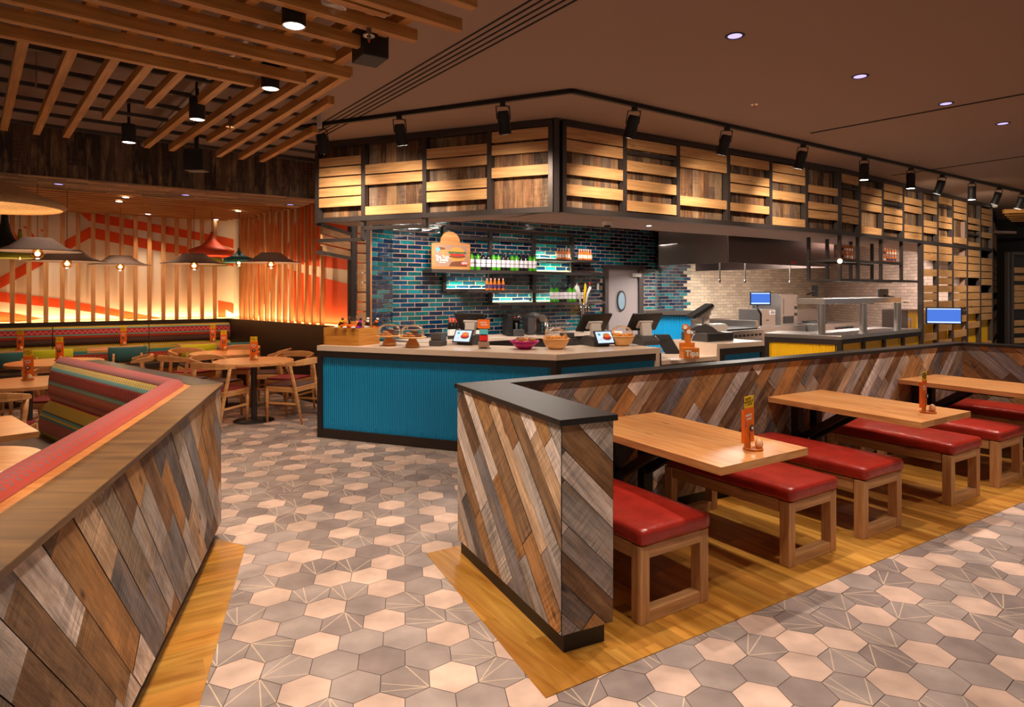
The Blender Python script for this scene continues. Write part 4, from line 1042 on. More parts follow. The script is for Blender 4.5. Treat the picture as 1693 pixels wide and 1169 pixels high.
pendant('coloured_pendant', 'slim yellow green cone pendant beside the black one', 33, 424, 8.2, [(.012, .34), (.016, .33), (.05, .1), (.3, .02), (.3, -.02)], M['olive_shade'], .34, SZ, .03, 3, 'black', .0, group=None)

# ================================================================ cove lighting along the ledges
def cove(a, b, n, k, e, z=DZ, off=.06):
    a, b = Vector(a[:2])+n*off, Vector(b[:2])+n*off
    m = MB(); m.slab(a, b, z+.002, z+.014, .02); m.build('led_strip', M['led_warm'], label='warm LED strip lying on the ledge under the '+k, cat='light strip', base=v3((a+b)/2, z))
    strip(v3(a, z+.02), v3(b, z+.02), .04, e, (1, .7, .36), (0, 0, 1))
cove(BE, DC, nBk, 'cream mural wall behind the long bench', 22); cove(DC, RE, nRt, 'orange mural wall by the counter', 15)

# ================================================================ tables and benches on the right
dB_ = dirn(33); nBn = Vector((dB_.y, -dB_.x))         # nBn points from the wall to the dining side
d_side = Vector((.622, .407)).normalized(); d_len = Vector((.609, -1.045)).normalized()
def ltable(k, D0, label):
    t = thing('plank_table', label, 'table', (*D0, 0.004), 0, 'oak plank tables along the planked partition')
    m = MB(k*7+1); n = 4; Lg, Wd_ = 1.21, .72; w = Wd_/n
    for i in range(n):
        o = D0+d_side*(w*(i+.5)); f = 1+.08*math.sin(i*2.3+k); m.c = (f, f*.97, f*.94)
        c = o+d_len*Lg/2; m.obox((c.x, c.y, .72), (d_len.x*Lg/2, d_len.y*Lg/2, 0), (d_side.x*w/2, d_side.y*w/2, 0), (0, 0, .02))
    m.build('tabletop', M['table_oak'], t)
    m = MB(); 
    for s in (.16,):
        o = D0+d_side*.24+d_len*.14; m.slab(o-d_side*.04, o+d_side*.04, .01, .70, .06)
        m.beam(v3(o, .68), v3(o+d_len*.8, .68), .05, .04); m.beam(v3(o+d_len*.02, .4), v3(o+d_len*.42, .67), .05, .05)
        o = D0+d_side*.5+d_len*.14; m.slab(o-d_side*.04, o+d_side*.04, .01, .70, .06)
        m.beam(v3(o, .68), v3(o+d_len*.8, .68), .05, .04); m.beam(v3(o+d_len*.02, .4), v3(o+d_len*.42, .67), .05, .05)
    m.build('steel_bracket', M['black'], t)
    return t
T0 = Vector((.404, 4.185)); stp = Vector((1.645, 1.066))
ltable(1, T0, 'oak plank table nearest the camera, its corner above the first red bench'); ltable(2, T0+stp, 'oak plank table second along the partition, between the red benches'); ltable(3, T0+stp*2, 'oak plank table farthest right, cut by the picture edge')
b0t = thing('red_bench', 'x', 'bench', (0, 0, 0), 0, 'red leather benches along the planked partition')
BW, BL, LH = .478, 1.02, .372
def bloop(y):                                        # end frame: two legs, foot rail, top rail
    out = []
    for x in (.03, BW-.03):
        m = LMB(int(x*100)+int(y*10)); m.obox((x, y, LH/2), (.03, 0, 0), (0, .032, 0), (0, 0, LH/2)); out.append(('leg', m))
    m = LMB(3); m.obox((BW/2, y, .03), (BW/2-.06, 0, 0), (0, .03, 0), (0, 0, .03)); out.append(('foot_rail', m)); return out
for y in (.04, BL-.08):
    for nm, m in bloop(y): m.build(nm, M['bench_oak'], b0t, bevel=.003)
m = LMB(9); m.obox((BW/2, .04, LH-.03), (BW/2-.06, 0, 0), (0, .03, 0), (0, 0, .03)); m.obox((BW/2, BL-.08, LH-.03), (BW/2-.06, 0, 0), (0, .03, 0), (0, 0, .03))
for x in (.03, BW-.03): m.obox((x, BL/2-.02, LH-.035), (.02, 0, 0), (0, BL/2-.1, 0), (0, 0, .035))
m.build('seat_frame', M['bench_oak'], b0t)
m = LMB(9); m.rbox(BW/2+.005, BL/2, .042, (BW/2, BL/2-.01, LH+.044), .028, crown=.024)
cush = m.build('cushion', M['red_leather'], b0t, weld=True)
m = LMB(1)
zz = LH+.075; X0, X1, Y0, Y1 = -.004, BW+.004, -.008, BL-.012
m.tube([(X0+.012, Y0+.012, zz), (X1-.012, Y0+.012, zz), (X1-.012, Y1-.012, zz), (X0+.012, Y1-.012, zz), (X0+.012, Y0+.012, zz)], .003, 6); m.build('piping', M['red_leather'], cush)
bpos = [(.6146, 3.063), (1.595, 3.706), (2.252, 4.13), (3.251, 4.775), (3.92, 5.2), (4.90, 5.85), (5.56, 6.27)]
blab = ['red leather bench nearest the camera, beside the end of the partition', 'red leather bench partly under the near corner of the first table', 'red leather bench between the first and second tables, on the far side of the first',
        'red leather bench partly under the near corner of the second table', 'red leather bench just beyond the second table, cut by the right picture edge', 'red leather bench under the third table at the far right', 'red leather bench beyond the third table, farthest right']
for i, (x, y) in enumerate(bpos):
    if i == 0: b0t.location = (x, y, .0045); b0t.rotation_euler = (0, 0, R(33)); b0t['label'] = blab[0]
    elif i < 6: dup(b0t, (x, y, .0045), R(33), blab[i])

# ---- menu stands
def make_stand(num, label, loc, rz, group='menu stands on the dining tables'):
    t = thing('menu_stand', label, 'menu stand', loc, rz, group)
    m = LMB(1); m.lathe((0, 0, 0), [(.0001, 0), (.052, 0), (.052, .008), (.05, .012), (.043, .012), (.042, .005), (.0001, .005)], 28, caps=False); m.obox((-.03, .015, .02), (.018, 0, 0), (0, .008, 0), (0, 0, .016)); m.build('tray', M['orange_wood'], t)
    m = LMB(1); m.obox((-.005, .02, .13), (.046, 0, 0), (0, .0012, 0), (0, 0, .095)); m.obox((-.052, .028, .125), (.0008, .0, 0), (0, .009, 0), (0, 0, .09)); cd = m.build('menu_card', M['orange_card'], t)
    m = LMB(1); m.obox((-.008, .019, .255), (.042, 0, 0), (0, .0015, 0), (0, 0, .031)); yc = m.build('top_card', M['yellow_card'], t)
    fr = lambda x, y, z, tilt=0: frame3((x, y, z), (math.cos(tilt), 0, math.sin(tilt)), (-math.sin(tilt), 0, math.cos(tilt)), (0, -1, 0))
    text('HOW', .021, M['card_black'], yc, 'lettering', fr(-.02, .0172, .271, .1)); text('WOULD IT', .017, M['card_black'], yc, 'lettering', fr(-.012, .0172, .256, .1)); text('= YOU?', .019, M['card_black'], yc, 'lettering', fr(-.01, .0172, .24, .1))
    text('merry', .023, M['white'], cd, 'lettering', fr(-.012, .0185, .185, .08), bold=.0004); text('meal', .023, M['white'], cd, 'lettering', fr(-.008, .0185, .165, .08), bold=.0004)
    m = LMB(1); m.poly([(-.043, .0185, .13), (-.037, .0185, .145), (-.034, .0185, .165), (-.04, .0185, .15)]); m.poly([(-.044, .0185, .12), (-.036, .0185, .125), (-.038, .0185, .138), (-.045, .0185, .132)]); m.build('blue_print', M['blue_ink'], cd)
    m = LMB(1); m.tube([(-.018, .008, .012), (-.019, .006, .05), (-.026, .004, .085), (-.024, .004, .115), (-.012, .004, .132), (.004, .004, .13)], .0016, 6); w = m.build('wire', M['dark_frame'], t)
    m = LMB(1); m.lathe((-.004, .006, .115), [(.0001, 0), (.018, 0), (.018, .004), (.0001, .004)], 20, axis=(0, -1, 0), caps=False); nb_ = m.build('number_disc', M['card_black'], t)
    text(num, .021, M['white'], nb_, 'lettering', fr(-.004, .0015, .115), bold=.0012)
    m = LMB(1); m.lathe((.026, -.02, .006), [(.0001, 0), (.012, .001), (.0195, .01), (.0215, .02), (.02, .033), (.014, .045), (.006, .052), (.0001, .053)], 20, caps=False); m.build('egg_shaker', M['egg'], t)
    return t
def st(num, label, u, v, rz=0): p = PX(u, v, .741); return make_stand(num, label, p, R(rz))
st('16', 'orange menu stand with number 16 on the first bench table', 1245, 743, 38); st('17', 'orange menu stand with number 17 on the second bench table', 1534, 682, 40)

# ================================================================ left dining tables
def rtable(x, y, r, label, round_=True, rz=0, sx=.35, sy=.3, base='disc'):
    t = thing('round_table' if round_ else 'square_table', label, 'table', (x, y, 0), rz, 'round oak pedestal tables' if round_ else 'rectangular oak tables by the banquette')
    m = LMB(int(x*37) % 97)
    if round_: m.lathe((0, 0, .705), [(.0001, 0), (r-.004, 0), (r, .004), (r, .031), (r-.004, .035), (.0001, .035)], 48, caps=False, smooth=False); [m.uv.__setitem__(i, [(m.v[k][0], m.v[k][1]+m.v[k][2]) for k in m.f[i]]) for i in range(len(m.f))]
    else: m.obox((0, 0, .7225), (sx, 0, 0), (0, sy, 0), (0, 0, .0175))
    m.build('tabletop', M['table_oak'], t)
    m = LMB(1); m.cyl((0, 0, .02), (0, 0, .705), .036, seg=20); m.build('pole', M['black_steel'], t)
    m = LMB(1); m.lathe((0, 0, 0), [(.0001, .0), (.24, .0), (.24, .008), (.06, .022), (.0001, .022)] if base == 'disc' else [(.0001, 0), (.2, 0), (.2, .01), (.0001, .02)], 40, caps=False); m.build('base', M['black'], t)
    return t
rtable(-3.17, 7.95, .465, 'round oak table beside the counter end, nearest the teal front'); rtable(-3.97, 8.95, .45, 'round oak table behind the one by the counter, before the banquette')
rtable(-4.56, 6.1, .45, 'round oak table behind the striped booth back, at left'); rtable(-5.5, 7.8, .5, 'round oak table at left, farther back behind the booth')
rtable(-2.78, 3.2, .38, 'round oak table inside the booth, cut by the left picture edge')
rtable(-3.42, 3.92, .4, 'square oak table corner at the left picture edge beyond the booth', False, R(48), .38, .38)
aB = math.atan2(-dBk.y, -dBk.x)
def bpt(s, d): q = DC+dBk*s+nBk*d; return q
for s, l in ((.62, 'right end of the banquette by the wall corner'), (1.82, 'middle of the banquette between teal and yellow chairs'), (3.05, 'left of the banquette behind the booth')):
    q = bpt(s, 1.0); rtable(q.x, q.y, 0, 'rectangular oak table at the '+l, False, aB, .36, .31)
# banquette
t = thing('banquette', 'long wall bench with striped fabric back and dark leather seat, along the cream wall', 'bench', (*bpt(2, .4), 0))
for k in range(5):
    s0, s1 = .06+1.28*k, .06+1.28*(k+1)-.012
    for nm, mat, prof in (('upper_pad', 'fab_far', [(.16, .76), (.27, .76), (.285, .8), (.285, .9), (.27, 1.0), (.23, 1.04), (.16, 1.04)]), ('lower_pad', 'fab_far_low', [(.16, .47), (.30, .47), (.315, .52), (.31, .62), (.29, .71), (.24, .75), (.16, .75)])):
        m = MB(); K = len(prof); acc = [0]
        for i in range(1, K): acc.append(acc[-1]+math.dist(prof[i], prof[i-1]))
        vs = []; uv = []
        for s in (s0, s1):
            for (d, z), ac in zip(prof, acc): q = bpt(s, d); vs.append((q.x, q.y, z)); uv.append((s, z-prof[0][1]))
        m.mesh(vs, [(i, K+i, K+i+1, i+1) for i in range(K-1)], uv, False)
        m.poly([vs[i] for i in range(K)][::-1]); m.poly([vs[K+i] for i in range(K)]); m.build(nm, M[mat], t)
m = MB(); m.prism([bpt(.06, .16), bpt(6.4, .16), bpt(6.4, .68), bpt(.06, .68)], .36, .46); m.build('seat', M['brown_leather'], t, bevel=.01)
m = MB(); m.prism([bpt(.06, .18), bpt(6.4, .18), bpt(6.4, .62), bpt(.06, .62)], 0, .36); m.build('base', M['trim_oak'], t)

# wooden armchair, facing +y
def make_armchair(padmat, label):
    t = thing('wooden_chair', label, 'chair', (0, 0, 0), 0, 'curved-back oak chairs at the round tables')
    wv = [(-.235, -.04, .70), (-.25, -.12, .715), (-.235, -.215, .728), (-.15, -.262, .735), (0, -.28, .738), (.15, -.262, .735), (.235, -.215, .728), (.25, -.12, .715), (.235, -.04, .70)]
    m = LMB(1)
    def ribbon(mb, pts, hs, th):
        n = len(pts); vs = []
        for i, p in enumerate(pts):
            p = Vector(p); d = (Vector(pts[min(i+1, n-1)])-Vector(pts[max(i-1, 0)])).normalized(); x = d.cross(Vector((0, 0, 1))).normalized()
            h = hs[i]
            for sx, sz in ((-1, -1), (-1, 1), (1, 1), (1, -1)): vs.append(p+x*sx*th/2+Vector((0, 0, sz*h/2)))
        fs = [(i*4+k, i*4+(k+1) % 4, (i+1)*4+(k+1) % 4, (i+1)*4+k) for i in range(n-1) for k in range(4)]+[(3, 2, 1, 0), tuple((n-1)*4+k for k in range(4))]
        mb.mesh(vs, fs, [(v.x*1.0+v.y*.2, v.z) for v in vs], False)
    ribbon(m, wv, [.03, .045, .06, .075, .08, .075, .06, .045, .03], .026); m.build('backrest', M['oak'], t, bevel=.006)
    for s in (-1, 1):
        m = LMB(2); m.tube([(s*.243, -.15, .70), (s*.24, -.165, .6), (s*.222, -.2, .42), (s*.215, -.245, .2), (s*.21, -.285, .0)], [.02, .021, .023, .018, .013], 8); m.build('leg', M['oak'], t)
        m = LMB(2); m.tube([(s*.2, .2, .43), (s*.2, .2, .3), (s*.2, .2, .0)], [.019, .021, .013], 8); m.build('leg', M['oak'], t)
        m = LMB(2); m.beam((s*.2, .2, .24), (s*.212, -.235, .24), .018, .024); m.build('stretcher', M['oak'], t)
    m = LMB(3)
    for s in (-1, 1):
        m.beam((s*.2, .2, .405), (s*.218, -.2, .405), .022, .055)
    m.beam((-.2, .2, .405), (.2, .2, .405), .022, .055); m.beam((-.21, -.195, .405), (.21, -.195, .405), .022, .055); m.obox((0, 0, .432), (.215, 0, 0), (0, .21, 0), (0, 0, .008)); m.build('seat_frame', M['oak'], t, bevel=.004)
    m = LMB(4); m.rbox(.2, .2, .012, (0, 0, .452), .01, crown=-.006); m.build('seat_pad', M[padmat], t, weld=True)
    return t
ac_red = make_armchair('pad_red', 'x'); ac_br = make_armchair('pad_brown', 'x'); used = set()
def chair(x, y, face, red, label):
    src = ac_red if red else ac_br; rz = math.atan2(face[1], face[0])-PI/2
    if src.name not in used: used.add(src.name); src.location = (x, y, 0); src.rotation_euler = (0, 0, rz); src['label'] = label
    else: dup(src, (x, y, 0), rz, label)
chair(-3.42, 7.62, (.29, .956), True, 'oak chair with red seat, back to the camera, left of the table by the counter')
chair(-2.72, 7.98, (-.93, .25), False, 'oak chair with brown seat pad, nearest the counter end')
chair(-2.95, 8.55, (-.25, -1), True, 'oak chair with red seat pad, behind the table by the counter')
chair(-3.72, 8.18, (1, -.25), False, 'oak chair with brown seat pad, left of the table by the counter')
chair(-4.25, 8.42, (.45, .9), False, 'oak chair with its back to the camera, before the second round table')
chair(-3.42, 9.12, (-1, -.1), False, 'oak chair with brown pad, right of the second round table, before the dado')
chair(-4.05, 9.6, (.1, -1), True, 'oak chair with red seat pad behind the second round table')
chair(-4.52, 9.2, (1, -.4), True, 'oak chair left of the second round table')
chair(-4.3, 5.42, (-.35, 1), True, 'oak chair with red seat pad nearest the striped booth back end')
chair(-5.05, 5.72, (.8, .6), False, 'oak chair with brown pad at the left picture edge, before the booth table')
chair(-4.05, 6.55, (-.7, -.7), True, 'oak chair with red pad right of the table behind the booth')
chair(-4.85, 6.85, (.25, -1), True, 'oak chair behind the round table at the left picture edge')
chair(-5.12, 7.52, (-.8, .6), False, 'oak chair with dark pad before the farther left round table')
chair(-5.95, 7.3, (.6, .7), False, 'oak chair at left of the farther left round table')
chair(-4.9, 8.25, (-.9, -.5), False, 'oak chair at right of the farther left round table')
# upholstered chairs facing the banquette
def make_up(mat, label):
    t = thing('upholstered_chair', label, 'chair', (0, 0, 0), 0, 'wool-backed chairs facing the banquette')
    m = LMB(1)
    n = 9; vs = []; 
    for i in range(n):
        a = (i/(n-1)-.5); x = a*.48; y = -.24-.05*math.cos(a*PI)
        for (dy, z) in ((-.02, .60), (-.03, .68), (-.025, .775), (0, .79), (.025, .775), (.03, .68), (.02, .60), (0, .59)): vs.append((x, y+dy, z))
    fs = [(i*8+k, (i+1)*8+k, (i+1)*8+(k+1) % 8, i*8+(k+1) % 8) for i in range(n-1) for k in range(8)]+[tuple(range(8)), tuple((n-1)*8+k for k in range(8))[::-1]]
    m.mesh(vs, fs); m.build('backrest', M[mat], t)
    for s in (-1, 1):
        m = LMB(2); m.tube([(s*.17, -.305, .70), (s*.18, -.29, .45), (s*.2, -.27, .0)], [.014, .02, .013], 8); m.build('leg', M['oak'], t)
        m = LMB(2); m.tube([(s*.2, .2, .42), (s*.2, .2, .0)], [.02, .013], 8); m.build('leg', M['oak'], t)
    m = LMB(3); m.obox((0, -.03, .41), (.21, 0, 0), (0, .24, 0), (0, 0, .025)); m.build('seat_frame', M['oak'], t, bevel=.004)
    m = LMB(4); m.rbox(.21, .22, .025, (0, -.01, .46), .02); m.build('seat_pad', M['brown_leather'], t, weld=True)
    return t
uc = {'t': make_up('wool_teal', 'x'), 'y': make_up('wool_yellow', 'x')}; us = set()
for k, (u, v, c, l) in enumerate(((393, 566, 't', 'teal wool-backed chair at the right banquette table'), (330, 569, 'y', 'yellow wool-backed chair at the right banquette table'), (211, 573.5, 't', 'teal wool-backed chair at the middle banquette table'), (86, 578, 'y', 'yellow wool-backed chair at the left banquette table'), (10, 583, 't', 'teal wool-backed chair at the left picture edge'))):
    p = PX(u, v, .79); o = uc[c]; fx = Vector((-.5, .86)) if k % 2 == 0 else Vector((-.6, .8)); q = Vector(p[:2])+fx*.27; rz = math.atan2(fx.y, fx.x)-PI/2
    if c not in us: us.add(c); o.location = (q.x, q.y, 0); o.rotation_euler = (0, 0, rz); o['label'] = l
    else: dup(o, (q.x, q.y, 0), rz, l)
for (nn_, l, u, v) in (('6', 'menu stand with number 6 on the left banquette table', 33, 579), ('7', 'menu stand with number 7 on the farther left round table', 98, 596), ('20', 'menu stand with number 20 on the round table behind the booth', 46, 628), ('4', 'menu stand with number 4 on the middle banquette table', 204, 571),
                       ('5', 'menu stand with number 5 on the right banquette table', 352, 565), ('8', 'menu stand with number 8 on the second round table', 370, 579), ('9', 'menu stand with number 9 on the round table by the counter', 420, 595)):
    st(nn_, l, u, v, 8)
# ================================================================ front counter
CL = CC+dLf*2.73; CR = CC+dA*1.36
inA = -nLf; inB = -nA; DP = .72
def bodyfront(root, a, b, z0, z1, mat, posts=(0, 1), plinth=.1, toprail=.07, pitch=.026, inset_=.03):
    # corrugated sheet framed in dark steel, a left and b right seen from outside
    a, b = Vector(a[:2]), Vector(b[:2]); D = (b-a).normalized(); n = Vector((D.y, -D.x)); Lg = (b-a).length
    a, b = a-n*inset_, b-n*inset_
    m = MB(); m.slab(a, b, .004, plinth, .05); m.build('plinth', M['dark_frame'], root)
    m = MB(); m.slab(a, b, z1-toprail, z1, .05); m.build('top_rail', M['dark_frame'], root)
    for e in posts: m = MB(); c = a+D*(.03 if e == 0 else Lg-.03); m.slab(c-D*.03, c+D*.03, .004, z1, .055); m.build('post', M['dark_frame'], root)
    k = int(Lg/pitch); vs = []
    for i in range(k*4+1):
        s = min(Lg, i*pitch/4); o = .006*math.sin(i*PI/2)
        q = a+D*s+n*(o-.004)
        vs += [v3(q, z0+plinth-.01), v3(q, z1-toprail+.01)]
    m = MB(); m.mesh(vs, [(2*i, 2*i+2, 2*i+3, 2*i+1) for i in range(k*4)], None, True); 
    m.slab(a-n*.03, b-n*.03, .01, z1, .02)
    m.build('corrugated_panel', mat, root)
    m = MB()
    for i in range(1, k*4, 28):
        q = a+D*(i*pitch/4)+n*.003; m.ball(v3(q, z0+plinth+.06), .008, seg=8)
    if len(m.f): m.build('screws', mat, root)
root = thing('service_counter', 'angled service counter with teal corrugated front and pale stone top', 'counter', (*CC, 0))
i1 = isect(CC+inA*DP, dLf, CC+inB*DP, dA)
bodyfront(root, CL, CC, 0, .945, M['teal']); bodyfront(root, CC, CR, 0, .945, M['teal'])
m = MB(); m.prism([CL, CC, i1, CL+inA*DP], .945, 1.0); m.prism([CC, CR, CR+inB*DP, i1], .945, 1.0); m.slab(CR-dA*.05, CR-dA*.05+inB*DP, .1, .946, .05); m.build('countertop', M['stone'], root)
m = MB(); m.prism([CL+inA*.06, i1*.0+CC+inA*.06+inB*.02, i1-inA*.02, CL+inA*(DP-.02)], .01, .94); m.prism([CC+inB*.06, CR-dA*.06+inB*.06, CR-dA*.06+inB*(DP-.02), i1-inB*.02], .01, .94); m.build('carcass', M['dark_frame'], root)
K0, K1 = CR+dA*.86, CR+dA*1.68
root = thing('pickup_ledge', 'lower pale stone ledge between the two counter blocks, holding the tips box', 'counter', (*CR, 0))
m = MB(); m.prism([CR+dA*.005, K0-dA*.005, K0-dA*.005+inB*.62, CR+dA*.005+inB*.62], .82, .865); m.build('countertop', M['stone'], root)
m = MB(); m.prism([CR+dA*.01+inB*.04, K0-dA*.01+inB*.04, K0-dA*.01+inB*.6, CR+dA*.01+inB*.6], .01, .82); m.build('carcass', M['dark_frame'], root)
root = thing('service_counter', 'square counter block with pale stone sides and teal panel, holding the cash drawer', 'counter', (*K0, 0))
m = MB(); m.prism([K0, K1, K1+inB*.75, K0+inB*.75], .945, 1.0); m.slab(K0+dA*.02, K0+dA*.02+inB*.75, .01, .946, .05); m.build('countertop', M['stone'], root)
bodyfront(root, K0+dA*.05, K1, 0, .945, M['teal'], inset_=.01)
m = MB(); m.prism([K0+dA*.06+inB*.05, K1+inB*.05, K1+inB*.73, K0+dA*.06+inB*.73], .01, .94); m.build('carcass', M['dark_frame'], root)
# ---- yellow counter with steel top
Q1 = KB+Vector((.06, .02)); dY = Vector((.8, -.6)); Q0 = Q1-dY*.98; Q2 = Q1+dB*2.62
root = thing('pass_counter', 'kitchen pass counter with yellow front panels and a stainless top', 'counter', (*Q1, 0))
nY = Vector((dY.y, -dY.x)); iq = isect(Q1-nY*.7, dY, Q1-nB*.7, dB)
bodyfront(root, Q0, Q1, 0, .95, M['yellow'], pitch=.04)
m = MB(); m.prism([Q0, Q1, iq, Q0-nY*.7], .95, 1.0); m.prism([Q1, Q2, Q2-nB*.7, iq], .95, 1.0); m.build('countertop', M['stainless'], root, bevel=.004)
for k in range(4):
    a, b = Q1+dB*(.655*k)-nB*.03, Q1+dB*(.655*(k+1))-nB*.03
    m = MB(); m.slab(a-dB*0, a+dB*.05, .004, .95, .06); m.build('post', M['dark_frame'], root)
    m = MB(); m.slab(a+dB*.05, b, .01, .89, .02, -.02); m.build('yellow_panel', M['yellow'], root)
m = MB(); m.slab(Q1-nB*.03, Q2-nB*.03, .89, .95, .05); m.build('top_rail', M['dark_frame'], root)
m = MB(); m.prism([Q0-nY*.08, Q1-nB*.1-nY*.06, iq+nB*.02, Q0-nY*.68], .01, .94); m.prism([Q1-nB*.08, Q2-nB*.08, Q2-nB*.68, iq], .01, .94); m.build('carcass', M['dark_frame'], root)
# gantry shelf
G1_ = Q1-nB*.22-nY*.1+Vector((0, .05)); root = thing('pass_gantry', 'stainless heated gantry shelf on three round posts over the pass', 'shelf', v3(G1_, 1.0))
g0, g2 = G1_-dY*.36, G1_+dB*2.5; gi = isect(G1_-nY*.42, dY, G1_-nB*.42, dB)
m = MB(); m.prism([g0, G1_, gi, g0-nY*.42], 1.41, 1.485); m.prism([G1_, g2, g2-nB*.42, gi], 1.41, 1.485); m.build('shelf', M['stainless'], root, bevel=.004)
for (u, v) in ((1358, 553), (1427, 549), (1484, 545)):
    p = PX(u, v, 1.0); m = MB(); m.cyl((p.x, p.y, 1.001), (p.x, p.y, 1.41), .05, seg=24); m.build('post', M['stainless'], root)
for u in (1376, 1440, 1498):
    q = G1_-nB*.2; q = q+dB*on(u, q, dB); m = MB(); m.lathe((q.x, q.y, 1.385), [(.045, 0), (.045, .025)], 16); m.build('heat_lamp', M['stainless'], root)

# hanging steel shelf frame over the pass with sauce bottles
root = thing('hanging_frame', 'black steel frame hanging from the far fascia above the pass, with shelves', 'shelf', (*KB, 1.7))
fu = [1388, 1418, 1456, 1490, 1520]; fp = [KB-nB*.04+dB*on(u, KB-nB*.04, dB) for u in fu]; bk = -nB*.42
for i, p in enumerate(fp):
    for o in (Vector((0, 0)), bk):
        if i == 4: continue
        m = MB(); q = p+o; m.slab(q-dB*.018, q+dB*.018, 1.73, 2.33, .04); m.build('upright', M['black_steel'], root)
zs = [(0, 2.0), (1, 1.97), (2, 1.95)]
for i in range(4):
    for z in ((2.0, 1.74) if i != 3 else (1.74,)):
        for o in (Vector((0, 0)), bk):
            m = MB(); m.slab(fp[i]+o, fp[i+1]+o, z-.02, z+.015, .035); m.build('rail', M['black_steel'], root)
        m = MB(); m.slab(fp[i], fp[i]+bk, z-.018, z+.012, .03); m.build('rail', M['black_steel'], root)
for i in (0, 2):
    m = MB(); m.prism([fp[i], fp[i+1], fp[i+1]+bk, fp[i]+bk], 2.015, 2.025); m.build('shelf_board', M['black_steel'], root)
m = MB(); pq = fp[0]+Vector((-.02, -.05)); m.ball((pq.x, pq.y, 1.985), .03); m.build('lamp', M['hot_lamp'], root)
def sauce0(capmat='sauce_cap', lab='sauce_label'):
    t = thing('sauce_bottle', 'x', 'bottle', (0, 0, 0))
    m = LMB(1); m.lathe((0, 0, 0), [(.0001, 0), (.026, 0), (.028, .01), (.022, .06), (.027, .1), (.013, .145), (.011, .16)], 12, caps=False); m.build('glass_body', M['sauce'], t)
    m = LMB(1); m.lathe((0, 0, .03), [(.0285, 0), (.0245, .03), (.0275, .06)], 12, caps=False); m.build('label', M[lab], t)
    m = LMB(1); m.lathe((0, 0, .158), [(.0135, 0), (.0135, .028), (.0001, .028)], 12, caps=False); m.build('cap', M[capmat], t)
    return t
sb = {'a': sauce0(), 'b': sauce0('sauce_cap', 'sauce_purple')}; sbu = set()
def sauce(k, loc, label, group):
    o = sb[k]
    if k not in sbu: sbu.add(k); c = o; o.location = loc; o['label'] = label; o['group'] = group
    else: c = dup(o, loc, 0, label, group)
    s = .53 if 'hanging' in group else 1; c.scale = (s, s, s)
for i, nm in ((0, 'left'), (2, 'right')):
    for tier in range(2):
        for j in range(7):
            q = fp[i]*(1-(j+.9)/7.8)+fp[i+1]*((j+.9)/7.8)+bk*.12
            sauce('b' if (j < 3) == (i == 0 or tier == 1) else 'a', v3(q, 2.026+.1*tier), '%s sauce bottle from left on the %s tier of the %s hanging shelf' % (ORD[j], ('lower', 'upper')[tier], nm), 'sauce bottles on the hanging steel shelves')

# ================================================================ left end frames (ladder screen and side return)
FLp = CC+dLf*2.73
root = thing('slatted_return', 'slatted steel frame box hanging at the left end of the fascia', 'screen', (*FLp, 1.9))
p0 = CC+dLf*on(527, CC, dLf); p1 = CC+dLf*on(601, CC, dLf); p2 = CC+dLf*on(703, CC, dLf)
pe = Vector(((580-CX)/F*8.35, 8.35)); 
m = MB(); m.slab(p0-dLf*-.02, p0+dLf*.02, 2.0, 3.18, .06); m.build('post', M['black_steel'], root)
m = MB(); m.slab(p1-dLf*.02, p1+dLf*.02, 2.13, 2.36, .05); m.build('post', M['black_steel'], root)
m = MB(); m.slab(p2-dLf*.02, p2+dLf*.02, 2.24, 2.36, .05); m.build('post', M['black_steel'], root)
m = MB(); m.slab(p0, p1, 2.12, 2.155, .05); m.build('rail', M['black_steel'], root)
m = MB(); m.slab(p1, p2, 2.235, 2.27, .05); m.build('rail', M['black_steel'], root)
for z in (2.02, 2.33): m = MB(); m.slab(p0, pe, z-.03, z+.01, .05); m.build('rail', M['black_steel'], root)
m = MB(); m.slab(pe-dLf*.03, pe+dLf*.03, 1.0, 2.75, .06); m.build('post', M['black_steel'], root)
for z in (2.06, 2.17, 2.275): m = MB(int(z*99)); a = p0*.93+pe*.07; m.slab(a, pe*.97+p0*.03, z-.045, z+.045, .02); m.build('slat', M['bench_oak'], root)
root = thing('ladder_screen', 'narrow black ladder frame with horizontal oak slats, beside the dark tiled return', 'screen', (*pe, 0))
pf = Vector(((606-CX)/F*8.5, 8.5)); Df = (pf-pe).normalized()
for p in (pe+Df*.03, pf): m = MB(); m.slab(p-Df*.03, p+Df*.03, 0, 2.75, .07); m.build('post', M['black_steel'], root)
m = MB(); m.slab(pf+Df*.035, pf+Df*.06, 0, 2.75, .07); m.build('edge_trim', M['trim_oak'], root)
for v in (421, 441, 481): z = H-(v-VH)*8.4/F; m = MB(); m.slab(pe, pf, z-.02, z+.02, .05); m.build('rung', M['black_steel'], root)
z = 2.4; k = 0
while z > .9:
    m = MB(k); m.slab(pe+Df*.07, pf-Df*.03, z-.055, z+.055, .02, -.03 if False else .03); m.build('slat', M['bench_oak'], root); z -= .127; k += 1

